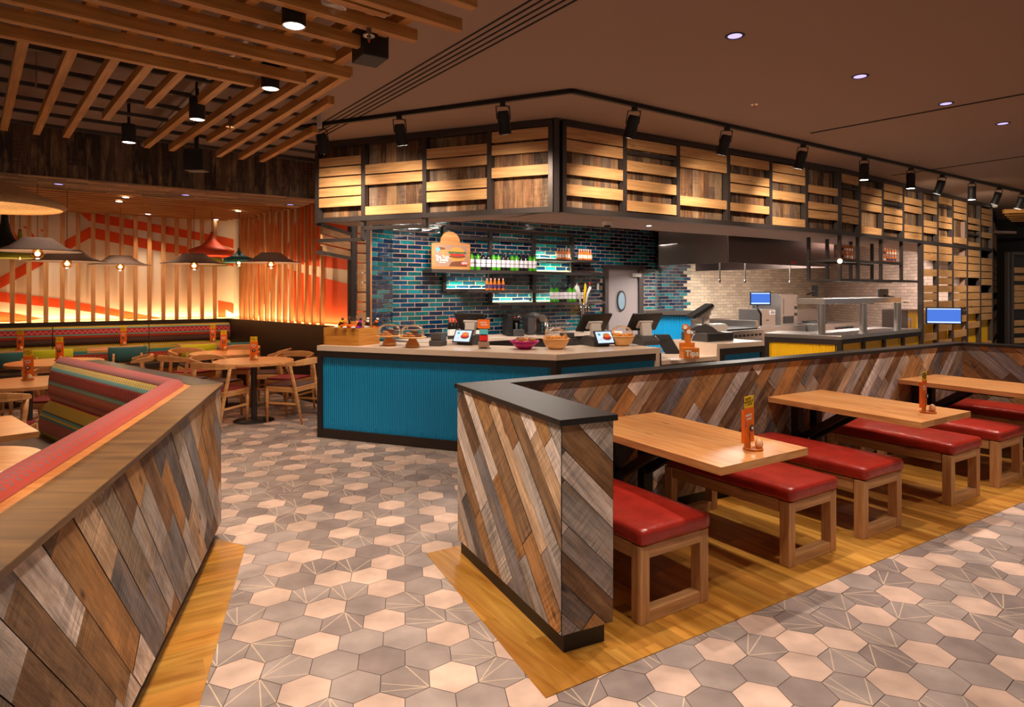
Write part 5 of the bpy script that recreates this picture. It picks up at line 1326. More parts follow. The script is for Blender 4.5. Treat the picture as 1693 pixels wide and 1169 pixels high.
# ================================================================ shelving on the tiled wall
def w1(u, v, off=0): return onp(u, v, Pw, D1, off)
def w1z(u, z, off=0): t_ = on(u, Pw, D1); return Vector((Pw.x+D1.x*t_+D1.y*off, Pw.y+D1.y*t_-D1.x*off, z))
zM = w1(840, 450.5).z; zL = w1(820, 480).z; zU = w1(910, 430).z; zB = w1(890, 500).z
root = thing('wall_shelving', 'black steel shelving grid with lit shelves on the teal tiled wall', 'shelf', w1z(808, zM))
SD = .28
def wbox(nm, u0, u1, z0, z1, o0, o1, mat='black_steel', par=None):
    a, b = w1z(u0, 0, (o0+o1)/2), w1z(u1, 0, (o0+o1)/2); m = MB(); m.slab(a, b, z0, z1, abs(o1-o0)); return m.build(nm, M[mat], par or root)
zt = 2.55
for u, z0, z1 in ((732, w1(732, 482).z, zt), (808, zB, zt), (879.5, zB, zt), (943, zB, zt)):
    wbox('upright', u-2.6, u+2.6, z0, z1, .02, .06)
for (u0, u1, v, u) in ((735, 943, 394, 775), (700, 980, None, 0), (735, 812, 480, 770)):
    if v: z = w1(u, v).z; wbox('rail', u0, u1, z-.03, z+.02, .02, .06)
wbox('rail', 732, 943, zt-.03, zt+.02, .02, .06)
wbox('shelf', 698, 980, zM-.03, zM+.02, .01, SD); wbox('shelf', 757, 889, zL-.035, zL, .01, SD); wbox('shelf', 880, 972, zU-.03, zU+.005, .01, SD); wbox('shelf', 808, 985, zB-.03, zB+.005, .01, SD)
# shelf LED strips washing the tiles
def led(u0, u1, z, e, down=True, lab=''):
    a, b = w1z(u0, z, .05), w1z(u1, z, .05); m = MB(); m.beam(a, b, .012, .01); m.build('led_strip', M['led_shelf'], root)
    strip(a+Vector((0, 0, -.01 if down else .015)), b+Vector((0, 0, -.01 if down else .015)), .03, e, (.92, 1, .68), (D1.y*-.25, D1.x*.25, -1 if down else 1))
led(738, 806, zL+.012, 4.5, False); led(811, 877, zB+.018, 4.5, False); led(884, 941, zU+.02, 4, False); led(884, 941, zM+.03, 4, False); led(884, 941, zB+.018, 2.5, False)
# poster board
root = thing('poster_board', 'wooden board with rounded top and burger poster, left of the wine bottles', 'sign', w1z(734, zM+.02, .2))
pb = lambda u, v: w1(u, v, .2)
m = MB(); q = [pb(702.5, 446), pb(765.5, 447), pb(765.5, 405), pb(749.5, 404)]
cc = pb(733, 403); rc = (pb(749.5, 404)-pb(717, 403)).length/2
arc = [cc+Vector((D1.x*rc*math.cos(a*PI/12), D1.y*rc*math.cos(a*PI/12), rc*math.sin(a*PI/12))) for a in range(0, 13)]
poly = [pb(702.5, 446.5), pb(765.5, 447.5), pb(765.5, 405)]+arc+[pb(702.5, 403)]
zb_ = zM+.021; poly[0].z = zb_; poly[1].z = zb_
n3 = Vector((n1.x, n1.y, 0))
m.poly([p for p in poly]); m.poly([p-n3*.02 for p in poly[::-1]])
for i in range(len(poly)): a, b = poly[i], poly[(i+1) % len(poly)]; m.poly([a-n3*.02, b-n3*.02, b, a])
m.build('board', M['bamboo'], root)
A0, A1 = pb(707, 441), pb(761, 406); ux = Vector((D1.x, D1.y, 0)); pw_ = (pb(761, 420)-pb(707, 420)).length; ph_ = pb(734, 406).z-pb(734, 440.5).z; org = pb(707, 440.5)
PP = lambda s, t_, o=.002: org+ux*(s*pw_)+Vector((0, 0, t_*ph_))+n3*o
def pp(nm, pts, mat, o, par=root):
    m = MB(); m.poly([PP(s, t_, o) for s, t_ in pts]); return m.build(nm, M[mat], par)
m = MB(); m.poly([PP(0, 0, .001), PP(1, 0, .001), PP(1, 1, .001), PP(0, 1, .001)]); pst = m.build('poster', M['poster_bg'], root)
ell = lambda cx, cy, rx, ry, a0=0, a1=360, n=16: [(cx+rx*math.cos(R(a0+(a1-a0)*k/n)), cy+ry*math.sin(R(a0+(a1-a0)*k/n))) for k in range(n+1 if a1-a0 < 360 else n)]
pp('printed_shape', [(.42, 0), (.98, 0), (.98, .08), (.8, .3), (.5, .2)], 'cookie_dark', .002, pst)
pp('printed_shape', ell(.68, .4, .24, .15), 'bun_print', .0025, pst); pp('printed_shape', ell(.68, .48, .26, .09), 'patty_print', .003, pst); pp('printed_shape', ell(.68, .56, .25, .05), 'red_print', .0035, pst)
pp('printed_shape', [(.4, .62), (.5, .58), (.6, .63), (.7, .58), (.8, .63), (.95, .6), (.96, .7), (.8, .74), (.6, .72), (.42, .72)], 'green_print', .004, pst); pp('printed_shape', ell(.67, .7, .22, .22, 0, 180), 'bun_print', .0045, pst)
pp('printed_shape', ell(.18, .82, .14, .07), 'cookie_dark', .002, pst)
for k in range(9): x, y, a = .2+.028*k, .62+.13*math.sin(k*2.1), k*.7; pp('printed_shape', [(x-.05, y-.03*math.sin(a)), (x+.05, y), (x+.05, y+.045), (x-.05, y+.03)], 'fries_print', .003+.0002*k, pst)
pp('printed_shape', ell(.1, .78, .06, .09)+[], 'aqua_print', .005, pst); pp('printed_shape', [(.07, .7), (.12, .72), (.08, .6)], 'aqua_print', .0051, pst)
pp('printed_shape', [(.8, .09), (.99, .09), (.99, .22), (.8, .22)], 'red_print', .005, pst)
for s_, x, y, sz in (('NEW', .895, .155, .045), ('The Tuck', .23, .43, .06), ('& Ready', .23, .3, .06), ('with a smile', .23, .18, .022)): text(s_, sz, M['white'], pst, 'lettering', frame3(PP(x, y, .006), ux, (0, 0, 1), n3), world=True, bold=.0008)

# wine bottles
def wine0(body):
    t = thing('wine_bottle', 'x', 'bottle', (0, 0, 0))
    m = LMB(1); m.lathe((0, 0, 0), [(.0001, 0), (.036, 0), (.0375, .01), (.0375, .19), (.03, .215), (.014, .24), (.014, .25)], 16, caps=False); m.build('glass_body', M[body], t)
    m = LMB(1); m.lathe((0, 0, .24), [(.015, 0), (.0155, .066), (.0001, .066)], 12, caps=False); m.build('neck_foil', M['card_black'], t)
    m = LMB(1); m.lathe((0, 0, .05), [(.0382, 0), (.0382, .115)], 16, caps=False); m.build('paper_label', M['wine_label'], t)
    m = LMB(1); m.lathe((0, 0, .1), [(.0386, 0), (.0386, .008)], 16, caps=False); m.build('printed_line', M['grey_plastic'], t)
    return t
wn = {1: wine0('wine_green'), 0: wine0('wine_dark')}; wu = set()
def wine(k, loc, label, group):
    if k not in wu: wu.add(k); wn[k].location = loc; wn[k]['label'] = label; wn[k]['group'] = group
    else: dup(wn[k], loc, None, label, group)
row = [770, 780, 788.5, 797.4, 805.8, 813.7, 821.4, 829, 836.2, 843.6, 851.5, 858.7, 865.8, 873]; gr = [1, 1, 0, 0, 1, 1, 0, 0, 1, 1, 0, 0, 1, 1]
for i, (u, g) in enumerate(zip(row, gr)): wine(g, w1z(u, zM+.021, .17), '%s wine bottle from the poster on the long shelf, with %s glass' % (ORD[i], ('dark', 'green')[g]), 'wine bottles on the long lit shelf')
row = [902, 909.6, 916.6, 923.4, 930.8, 938, 946, 952.8]; gr = [1, 1, 0, 0, 1, 1, 0, 0]
for i, (u, g) in enumerate(zip(row, gr)): wine(g, w1z(u, zB+.006, .17), '%s wine bottle from left on the bottom shelf behind the beer tap, %s glass' % (ORD[i], ('dark', 'green')[g]), 'wine bottles on the bottom shelf')
for i, u in enumerate((793.5, 800, 806.5, 813.2, 820)): sauce('b', w1z(u, zL+.001, .19), '%s small orange sauce bottle from left on the short shelf under the wine' % ORD[i], 'sauce bottles on the short shelf')
for i in range(5): sauce('a', w1z(910+4.5*i, zU+.006, .19), '%s sauce bottle from left in the lit upper right bay' % ORD[i], 'sauce bottles on the upper right shelf')
for i in range(6): sauce('a', w1z(943.5+3.7*i, zU+.006, .22), '%s sauce bottle from left on the unlit end of the upper right shelf' % ORD[i], 'sauce bottles on the upper right shelf')

# back counter along the tiled wall
bl, br = w1z(653, 0), w1z(984, 0); n2 = Vector((n1.x, n1.y)); A2, B2 = Vector(bl[:2]), Vector(br[:2])
root = thing('back_counter', 'grey topped back counter along the teal tiles, under the coffee machines', 'counter', (*((A2+B2)/2), 0))
m = MB(); m.prism([A2+n2*.01, B2+n2*.01, B2+n2*.66, A2+n2*.66], .86, .9); m.build('countertop', M['stone'], root)
m = MB(); m.prism([A2+n2*.02, B2+n2*.02, B2+n2*.62, A2+n2*.62], .01, .86); m.build('carcass', M['dark_frame'], root)
# coffee machines
def lbox(m, O, X, Y, x0, x1, y0, y1, z0, z1):
    c = Vector(O)+X*((x0+x1)/2)+Y*((y0+y1)/2); m.obox((c.x, c.y, O[2]+(z0+z1)/2), X*((x1-x0)/2), Y*((y1-y0)/2), (0, 0, (z1-z0)/2))
X1_, Y1_ = Vector((D1.x, D1.y, 0)), n3                # wall frame: along the wall, out of the wall
Xv = Vector((.97, .24, 0)); Yv = Vector((.24, -.97, 0))
p = w1z(826, .901, .35); t = thing('coffee_machine', 'black capsule coffee machine with red button, left of the chrome one', 'coffee machine', p)
m = MB(); lbox(m, p, Xv, Yv, -.13, -.05, -.16, .2, 0, .33); lbox(m, p, Xv, Yv, -.05, .1, -.16, .04, 0, .33); lbox(m, p, Xv, Yv, -.05, .1, .04, .2, .24, .33); m.build('body', M['black'], t, bevel=.006)
m = MB(); lbox(m, p, Xv, Yv, -.05, .12, .04, .24, 0, .1); m.build('drip_tray', M['grey_plastic'], t, bevel=.004)
m = MB(); c = p+Xv*.02+Yv*.11; m.cyl(c+Vector((0, 0, .1)), c+Vector((0, 0, .2)), .03); m.build('cup', M['chrome'], t)
m = MB(); m.ball(p+Xv*-.02+Yv*.2+Vector((0, 0, .285)), .012); m.build('button', M['red_print'], t)
m = MB(); c = p+Xv*.05+Yv*.2+Vector((0, 0, .28)); m.tube([c-Xv*.03, c+Vector((0, 0, .03)), c+Xv*.03], .008, 6); m.build('lever', M['chrome'], t)
p = w1z(861, .901, .35); t = thing('coffee_machine', 'chrome fronted capsule coffee machine between the black one and the cup holder', 'coffee machine', p)
m = MB(); lbox(m, p, Xv, Yv, -.15, -.05, -.16, .18, 0, .27); m.tube([p+Xv*-.1+Yv*-.1+Vector((0, 0, .27)), p+Xv*.0+Yv*.05+Vector((0, 0, .3)), p+Xv*.08+Yv*.1+Vector((0, 0, .27))], [.06, .06, .05], 12); lbox(m, p, Xv, Yv, -.05, .12, -.16, .02, 0, .26); m.build('body', M['grey_plastic'], t)
m = MB(); lbox(m, p, Xv, Yv, -.05, -.02, .15, .19, 0, .27); m.build('front_bar', M['chrome'], t); m = MB(); c = p+Xv*.08+Yv*.17+Vector((0, 0, .265)); m.cyl(c, c+Yv*.03, .06, seg=24); m.build('head_disc', M['chrome'], t)
m = MB(); lbox(m, p, Xv, Yv, -.02, .12, .04, .2, 0, .035); lbox(m, p, Xv, Yv, .0, .02, .14, .16, .035, .12); m.build('drip_tray', M['black'], t)
p = w1z(873, .901, .45); t = thing('cup_holder', 'stainless cylinder holding wooden stirrers beside the coffee machine', 'container', p)
m = MB(); m.lathe(p, [(.0001, 0), (.04, 0), (.04, .2), (.037, .2), (.037, .01)], 20, caps=False); m.build('cylinder', M['stainless'], t); m = MB(); m.beam(p+Vector((0, 0, .05)), p+Vector((.02, 0, .25)), .012, .004); m.build('stirrer', M['crate_wood'], t)
g0 = thing('wine_glass', 'x', 'glass', (0, 0, 0)); m = LMB(1); m.lathe((0, 0, 0), [(.032, .0), (.03, .003), (.004, .008), (.004, .08), (.03, .11), (.036, .14), (.03, .18), (.028, .18), (.034, .14), (.028, .112)], 20, caps=False); m.build('glass_bowl', M['glass'], g0)
for i in range(8):
    l = w1z(889+7.6*(i % 4)+(3 if i > 3 else 0), .901, .42 if i < 4 else .28); lb = '%s stemmed wine glass from left in the %s row on the back counter' % (ORD[i % 4], 'front' if i < 4 else 'rear')
    if i == 0: g0.location = l; g0['label'] = lb; g0['group'] = 'wine glasses on the back counter'
    else: dup(g0, l, None, lb, 'wine glasses on the back counter')
# red-topped wine bottles behind the left register
def wine2(seal):
    t = thing('wine_bottle', 'x', 'bottle', (0, 0, 0))
    m = LMB(1); m.lathe((0, 0, 0), [(.0001, 0), (.036, 0), (.0375, .01), (.0375, .19), (.03, .215), (.014, .24), (.014, .25)], 16, caps=False); m.build('glass_body', M['wine_dark'], t)
    m = LMB(1); m.lathe((0, 0, .235), [(.0155, 0), (.016, .07), (.0001, .07)], 12, caps=False); m.build('neck_foil', M[seal], t)
    m = LMB(1); m.lathe((0, 0, .05), [(.0382, 0), (.0382, .09)], 16, caps=False); m.build('paper_label', M['white'], t); return t
w3 = {'seal_red': wine2('seal_red'), 'white': wine2('white'), 'card_black': wine2('card_black')}; w3u = set()
for i, (u, c) in enumerate(((719.5, 'seal_red'), (724.5, 'seal_red'), (730, 'seal_red'), (735.5, 'white'), (743, 'white'), (748, 'white'), (754, 'white'), (759, 'card_black'), (764, 'card_black'), (769, 'card_black'))):
    l = w1z(u, .901, .42); lb = '%s dark wine bottle from left behind the left register, with %s neck foil' % (ORD[i], {'seal_red': 'red', 'white': 'white', 'card_black': 'black'}[c])
    if c not in w3u: w3u.add(c); w3[c].location = l; w3[c]['label'] = lb; w3[c]['group'] = 'dark wine bottles behind the left register'
    else: dup(w3[c], l, None, lb, 'dark wine bottles behind the left register')
# beer tap
p = w1z(929, .901, .5); t = thing('beer_tap', 'chrome beer tap column with white, yellow and red handles', 'beer tap', p)
m = MB(); m.cyl(p, p+Vector((0, 0, .46)), .04, seg=20); m.cyl(p+Vector((0, 0, .44)), p+Vector((0, 0, .5)), .045, .03, 20); m.build('column', M['chrome'], t)
for k, (dx, mt, hh) in enumerate(((-.08, 'white', .34), (.03, 'yellow_card', .33), (.09, 'white', .33))):
    m = MB(); a = p+Xv*dx*.5+Yv*.05+Vector((0, 0, .45)); m.tube([a, a+Yv*.06+Xv*dx*.3, a+Yv*.09+Xv*dx*.3-Vector((0, 0, .09))], [.014, .012, .009], 8); m.build('spout', M['chrome'], t)
    m = MB(); b = a+Vector((0, 0, .03)); m.tube([b, b+Xv*dx*.4+Vector((0, 0, hh*.5)), b+Xv*dx*.9+Vector((0, 0, hh*.8)), b+Xv*dx*.8+Vector((0, 0, hh))], [.015, .02, .024, .012] if k else [.015, .022, .045, .02], 10); m.build('handle', M[mt], t)
    if k == 2: m = MB(); m.ball(b+Xv*dx*.8+Vector((0, 0, hh)), .02); m.build('handle_tip', M['red_print'], t)
for (u, v, w_, h_, mt, nm, lb, ct) in ((987, 474, .05, .11, 'white', 'switch_box', 'white switch box on the tiles left of the kitchen door', 'switch'), (969.5, 510.5, .16, .07, 'card_black', 'notice_plate', 'black notice plate on the tiles under the bottom shelf', 'sign')):
    p = w1(u, v, .02); t = thing(nm, lb, ct, p); m = MB(); m.obox(p, X1_*(w_/2), Y1_*.008, (0, 0, h_/2)); m.build('plate', M[mt], t)

# ================================================================ things on the front counter
p = PX(574, 571.5, 1.001)
def onC(u, v, z=1.001): return PX(u, v, z)
# crate
pc0 = onC(593, 572); t = thing('wooden_crate', 'golden wooden crate on the left end of the counter, filled with bottles', 'crate', pc0)
q0 = Vector(pc0[:2]); dX = -dLf; q0 = q0+inA*.0; wl = .46; dp = .34
qa, qb = q0-dX*.0+dLf*wl, q0; qc, qd = q0+inA*dp+dX*.04, q0+inA*dp+dLf*wl
zt_ = 1.19
for a, b in ((qa, qb), (qb, qc), (qc, qd), (qd, qa)):
    m = MB(int(a.x*100) % 50); m.slab(a, b, 1.001, zt_, .015, -.008); m.build('side_board', M['crate_wood'], t)
m = MB(); m.prism([qa, qb, qc, qd], 1.002, 1.1); m.build('base_board', M['crate_wood'], t)
cg = lambda x, y, z=1.1: v3(qa+dX*x+inA*y, z)
# leaning bottles in the crate
def lean(u_, x, y, tilt, cap, body, lab, label):
    p = cg(x, y, 1.101); t = thing('drink_bottle', label, 'bottle', p, 0, 'drink bottles leaning in the crate'); ax = Vector((tilt, .0, 1)).normalized()
    m = MB(); m.lathe(p+Vector((0, 0, .005)), [(.0001, 0), (.028, 0), (.03, .01), (.03, .11), (.014, .16), (.012, .19)], 14, axis=ax, caps=False); m.build('glass_body', M[body], t)
    m = MB(); m.lathe(p+ax*.06, [(.0308, 0), (.0308, .05)], 14, axis=ax, caps=False); m.build('paper_label', M[lab], t); m = MB(); m.lathe(p+ax*.15, [(.0185, 0), (.0155, .025)], 14, axis=ax, caps=False); m.build('neck_label', M[lab], t)
    m = MB(); m.lathe(p+ax*.185, [(.015, 0), (.015, .014), (.0001, .014)], 12, axis=ax, caps=False); m.build('cap', M[cap], t)
lean(0, .10, .12, .3, 'black', 'brown_glass', 'yellow_card', 'yellow labelled bottle leaning at the left end of the crate')
lean(0, .36, .12, .2, 'black', 'brown_glass', 'purple', 'purple labelled dark bottle leaning in the crate beside the glasses')
lean(0, .41, .2, .15, 'white', 'brown_glass', 'white', 'brown bottle with white neck in the crate')
lean(0, .44, .28, .35, 'white', 'brown_glass', 'sauce', 'brown bottle with orange neck label, rightmost in the crate')
for k, x in enumerate((.19, .29)):
    p = cg(x, .14, 1.101); t = thing('dish', 'orange dish under the %s juice glass in the crate' % ('left', 'right')[k], 'dish', p, 0, 'orange dishes in the crate')
    m = MB(); m.lathe(p, [(.0001, 0), (.035, 0), (.055, .1), (.06, .12), (.0001, .108)], 20, caps=False); m.build('dish_body', M['orange_card'], t)
    p = p+Vector((0, 0, .112)); t = thing('juice_glass', '%s flared glass of orange juice standing in the crate' % ('left', 'right')[k], 'glass', p, 0, 'juice glasses in the crate')
    m = MB(); m.lathe(p, [(.0001, .002), (.027, .002), (.028, .045), (.0001, .045)], 16, caps=False); m.build('juice', M['juice'], t); m = MB(); m.lathe(p, [(.03, .0), (.031, .05), (.045, .095)], 20, caps=False); m.build('glass_wall', M['glass'], t)
for k, x in enumerate((.18, .29, .40)):
    p = cg(x, -.0, 1.19); t = thing('spoon', '%s white spoon hooked over the front edge of the crate' % ('left', 'middle', 'right')[k], 'spoon', p+Vector((0, 0, .002)), 0, 'white spoons on the crate edge')
    m = MB(); c = cg(x, -.015, 1.2); m.ball(c, .026, .009); m.build('bowl', M['white'], t); m = MB(); m.tube([c+Vector((0, 0, .002)), cg(x-.02, .03, 1.205), cg(x-.04, .08, 1.19)], .004, 6); m.build('handle', M['white'], t)
# domed cake stands
def cake(u, v, label, cookies):
    p = onC(u, v); t = thing('cake_stand', label, 'cake stand', p, 0, 'bamboo cake stands with glass domes')
    m = MB(); m.lathe(p, [(.0001, 0), (.066, 0), (.074, .012), (.072, .03), (.055, .06), (.036, .09), (.036, .1)], 28, caps=False); m.build('foot', M['bamboo'], t)
    m = MB(); m.lathe(p+Vector((0, 0, .1)), [(.0001, 0), (.13, 0), (.145, .008), (.145, .014), (.0001, .014)], 36, caps=False); m.build('plate', M['bowl_wood'], t)
    m = MB(); m.lathe(p+Vector((0, 0, .115)), [(.126, 0), (.126, .045), (.118, .08), (.09, .108), (.05, .12), (.012, .124)], 36, caps=False); m.lathe(p+Vector((0, 0, .237)), [(.012, 0), (.009, .015), (.02, .028), (.018, .042), (.0001, .048)], 16, caps=False); m.build('glass_dome', M['glass'], t)
    for i, (dx, dy, dz, mt, tl) in enumerate(cookies):
        c = p+Vector((dx, dy, .116+dz)); tt2 = thing('cookie', '%s %s cookie under the dome of the %s' % (ORD[i], {'cookie': 'pale', 'cookie_dark': 'dark'}[mt], label.split(' cake')[0].replace('bamboo ', '')+' cake stand'), 'cookie', c, 0, 'cookies under glass domes')
        m = MB(i); m.lathe(c, [(.0001, 0), (.036, 0), (.042, .008), (.036, .016), (.015, .02), (.0001, .019)], 16, axis=(tl, 0, 1), caps=False); m.build('cookie_disc', M[mt], tt2)
CK = ((-.06, -.03, 0, 'cookie', 0), (.0, -.05, .0, 'cookie', .1), (.06, -.02, 0, 'cookie_dark', 0), (.0, .05, 0, 'cookie_dark', 0), (-.05, .03, .0, 'cookie', .0), (-.03, -.02, .022, 'cookie', .2), (.03, .0, .022, 'cookie_dark', .1), (.02, .0, .045, 'cookie_dark', .1))
cake(644, 571.5, 'left bamboo cake stand with glass dome, beside the crate', CK); cake(682, 574.5, 'right bamboo cake stand with glass dome, beside the register', CK)
# registers
def register(p, face, label, img=True, screen=True, scale=1.0, light=True):
    t = thing('cash_register', label, 'register', p, 0, 'touchscreen registers on the counter'); fx = Vector((face[0], face[1], 0)).normalized(); sx = Vector((-fx.y, fx.x, 0)); z = Vector((0, 0, 1)); s = scale
    m = MB(); pr = [(-.14, 0), (.14, 0), (.13, .05), (.05, .1), (-.06, .11), (-.13, .06)]
    vs = [p+fx*(a*s)+z*(b*s)+sx*(w_*s) for w_ in (-.1, .1) for a, b in pr]; K = len(pr)
    m.mesh(vs, [(i, (i+1) % K, K+(i+1) % K, K+i) for i in range(K)]+[tuple(range(K))[::-1], tuple(range(K, 2*K))], None, False); m.build('base', M['grey_plastic'], t, bevel=.01)
    m = MB(); vs = [p+fx*(a*s)+z*(b*s)+sx*(w_*s) for w_ in (-.06, .06) for a, b in ((.0, .1), (.05, .095), (.02, .24), (-.03, .25))]; m.mesh(vs, [(i, (i+1) % 4, 4+(i+1) % 4, 4+i) for i in range(4)]+[(3, 2, 1, 0), (4, 5, 6, 7)], None, False); m.build('arm', M['light_plastic'], t)
    nrm = (-fx*.78+z*.62).normalized(); upv = sx.cross(nrm) if sx.cross(nrm).z > 0 else -sx.cross(nrm); c = p+z*.25*s-fx*.02*s
    m = MB(); m.obox(c, sx*(.19*s), upv*(.12*s), nrm*(.014*s)); m.build('monitor', M['black'], t, bevel=.008)
    m = MB(); m.obox(c-nrm*.02*s-upv*.02*s, sx*(.09*s), upv*(.05*s), nrm*(.014*s)); m.build('rear_cover', M['light_plastic'], t, bevel=.005)
    m = MB(); m.obox(c+nrm*.0146*s, sx*(.17*s), upv*(.1*s), nrm*(.0008*s)); m.build('touchscreen', M['grey_plastic'], t)
    if screen:                                        # customer display facing the dining room
        n2_ = (fx*.85+z*.5).normalized(); u2 = sx.cross(n2_); u2 = u2 if u2.z > 0 else -u2; c2 = p+fx*.17*s+z*.095*s
        m = MB(); m.obox(c2, sx*(.115*s), u2*(.08*s), n2_*(.009*s)); d = m.build('customer_display', M['black'], t, bevel=.004)
        m = MB(); m.obox(c2+n2_*.0095*s, sx*(.1*s), u2*(.066*s), n2_*(.0006*s)); m.build('display_picture', M['screen_pale'], d)
        def dp_(nm, pts, mt, o):
            m = MB(); m.poly([c2+n2_*(.0105+o)*s+sx*(a*.1*s)+u2*(b*.066*s) for a, b in (pts if sx.cross(u2).dot(n2_) > 0 else pts[::-1])]); m.build(nm, M[mt], d)
        sg = 1 if sx.x > 0 else -1
        e2_ = lambda cx, cy, rx, ry: [(sg*(cx+rx*math.cos(k*PI/8)), cy+ry*math.sin(k*PI/8)) for k in range(16)]
        dp_('printed_shape', e2_(.3, -.1, .55, .45), 'patty_print', .0); dp_('printed_shape', e2_(.3, .0, .52, .25), 'red_print', .0004); dp_('printed_shape', e2_(.3, .35, .45, .35), 'bun_print', .0008); dp_('printed_shape', e2_(-.6, .5, .18, .22), 'aqua_print', .0008)
        text('NEW', .03*s, M['white'], d, 'lettering', frame3(c2+n2_*.0125*s-sx*(.05*s*sg)-u2*.03*s, sx*sg, u2, n2_), world=True)
    return t
oL = (-dLf.x*.0-.371*-1, 0)
fL = nLf; fA = nA
register(onC(766, 571)+Vector((.07, .2, 0)), (fL.x-.1, fL.y), 'black register on the left counter, between the cake stands and the gift card rack')
register(onC(985, 574)+Vector((.02, .22, 0)), (fA.x-.1, fA.y), 'black register near the counter corner, between the two snack bowls')
p = onC(722, 573)+Vector((0, .12, 0)); t = thing('receipt_printer', 'dark receipt printer left of the left register', 'printer', p)
m = MB(); lbox(m, p, -Vector((dLf.x, dLf.y, 0)), Vector((nLf.x, nLf.y, 0)), -.07, .07, -.08, .08, 0, .06); lbox(m, p, -Vector((dLf.x, dLf.y, 0)), Vector((nLf.x, nLf.y, 0)), -.065, .065, -.08, .05, .06, .14); m.build('housing', M['grey_plastic'], t, bevel=.008)
p = onC(942, 572)+Vector((0, .2, 0)); t = thing('receipt_printer', 'dark receipt printer behind the left snack bowl', 'printer', p)
m = MB(); lbox(m, p, Vector((dA.x, dA.y, 0)), Vector((nA.x, nA.y, 0)), -.07, .07, -.08, .08, 0, .07); lbox(m, p, Vector((dA.x, dA.y, 0)), Vector((nA.x, nA.y, 0)), -.06, .06, -.08, .04, .07, .13); m.build('housing', M['grey_plastic'], t, bevel=.008)
register(onC(1079, 573)+Vector((-.02, .28, -.0)), (fA.x-.2, fA.y), 'black register at the right end of the main counter, beside the right snack bowl', screen=False)
# gift card rack
p = onC(800, 576); t = thing('card_rack', 'small upright rack of gift cards with an orange header', 'card rack', p)
xr = -Vector((dLf.x, dLf.y, 0)); xr = Vector((.98, -.1, 0)).normalized(); yr = Vector((-.1, -.98, 0)).normalized(); z = Vector((0, 0, 1))
m = MB(); lbox(m, p, xr, yr, -.05, .07, -.04, .04, 0, .005); lbox(m, p, xr, yr, -.035, .035, -.004, .004, .0, .29); m.build('stand', M['black'], t)
for z0, z1, w_, mt in ((.205, .3, .062, 'orange_card'), (.145, .198, .045, 'aqua_print'), (.08, .135, .043, 'red_print'), (.012, .07, .058, 'poster_bg')):
    m = MB(); lbox(m, p, xr, yr, -w_, w_, .008, .016, z0, z1); cd = m.build('card_pocket', M[mt], t)
    if mt == 'orange_card':
        text('merry', .03, M['white'], cd, 'lettering', frame3(p+yr*.017+z*.27-xr*.008, xr+z*.0, z, yr), world=True, bold=.0006); text('cluckin', .026, M['white'], cd, 'lettering', frame3(p+yr*.017+z*.245+xr*.006, xr, z, yr), world=True, bold=.0006)
# bowls
def bowl(u, v, label, seed):
    p = onC(u, v); t = thing('snack_bowl', label, 'bowl', p, 0, 'domed snack bowls on the counter')
    m = MB(); m.lathe(p, [(.0001, 0), (.065, 0), (.105, .03), (.128, .075), (.133, .1), (.146, .104), (.146, .112), (.128, .112), (.11, .05), (.0001, .02)], 40, caps=False); m.build('bowl_body', M['bowl_wood'], t)
    m = MB(); m.lathe(p+Vector((0, 0, .113)), [(.14, 0), (.125, .006), (.118, .04), (.09, .08), (.05, .1), (.0001, .106)], 36, caps=False); m.build('clear_dome', M['glass'], t)
    r = random.Random(seed); m = MB()
    for k in range(70):
        a, d = r.random()*2*PI, .105*math.sqrt(r.random()); m.ball(p+Vector((d*math.cos(a), d*math.sin(a), .105+.02*r.random())), .012, seg=6)
    m.build('snack_filling', M['pepper'], None, base=p, kind='stuff', label='orange nibbles heaped in the '+label.split(' with')[0], cat='snacks')
bowl(919, 577, 'pale snack bowl with clear dome, left of the corner register', 3); bowl(1028, 571.5, 'pale snack bowl with clear dome, right of the corner register', 4)
p = onC(867, 577); t = thing('mesh_basket', 'magenta mesh basket of wrapped pastries on the counter', 'basket', p)
m = MB(); m.lathe(p, [(.0001, 0), (.06, 0), (.1, .03), (.145, .08), (.142, .08), (.095, .034), (.0001, .006)], 36, caps=False); m.build('basket_body', M['pink'], t)
m = MB(); m.tube([p+Vector((.145*math.cos(k*PI/12), .145*math.sin(k*PI/12), .082)) for k in range(25)], .007, 8); m.build('rim', M['pink'], t)
r = random.Random(8)
for k in range(9):
    a = k*2.4; d = .03+.075*((k*.37) % 1); c = p+Vector((d*math.cos(a), d*math.sin(a), .075+.02*(k % 2)))
    t = thing('wrapped_pastry', '%s wrapped pastry heaped in the magenta basket' % ORD[k], 'pastry', c-Vector((0, 0, .02)), 0, 'wrapped pastries in the basket')
    m = MB(); m.ball(c, .034, .02); m.build('pastry', M['cookie' if k % 3 else 'pepper'], t); m = MB(k); m.lathe(c, [(.045, -.016), (.05, 0), (.04, .022), (.0001, .03)], 9, smooth=False, caps=False); m.build('clear_wrapper', M['glass'], t)
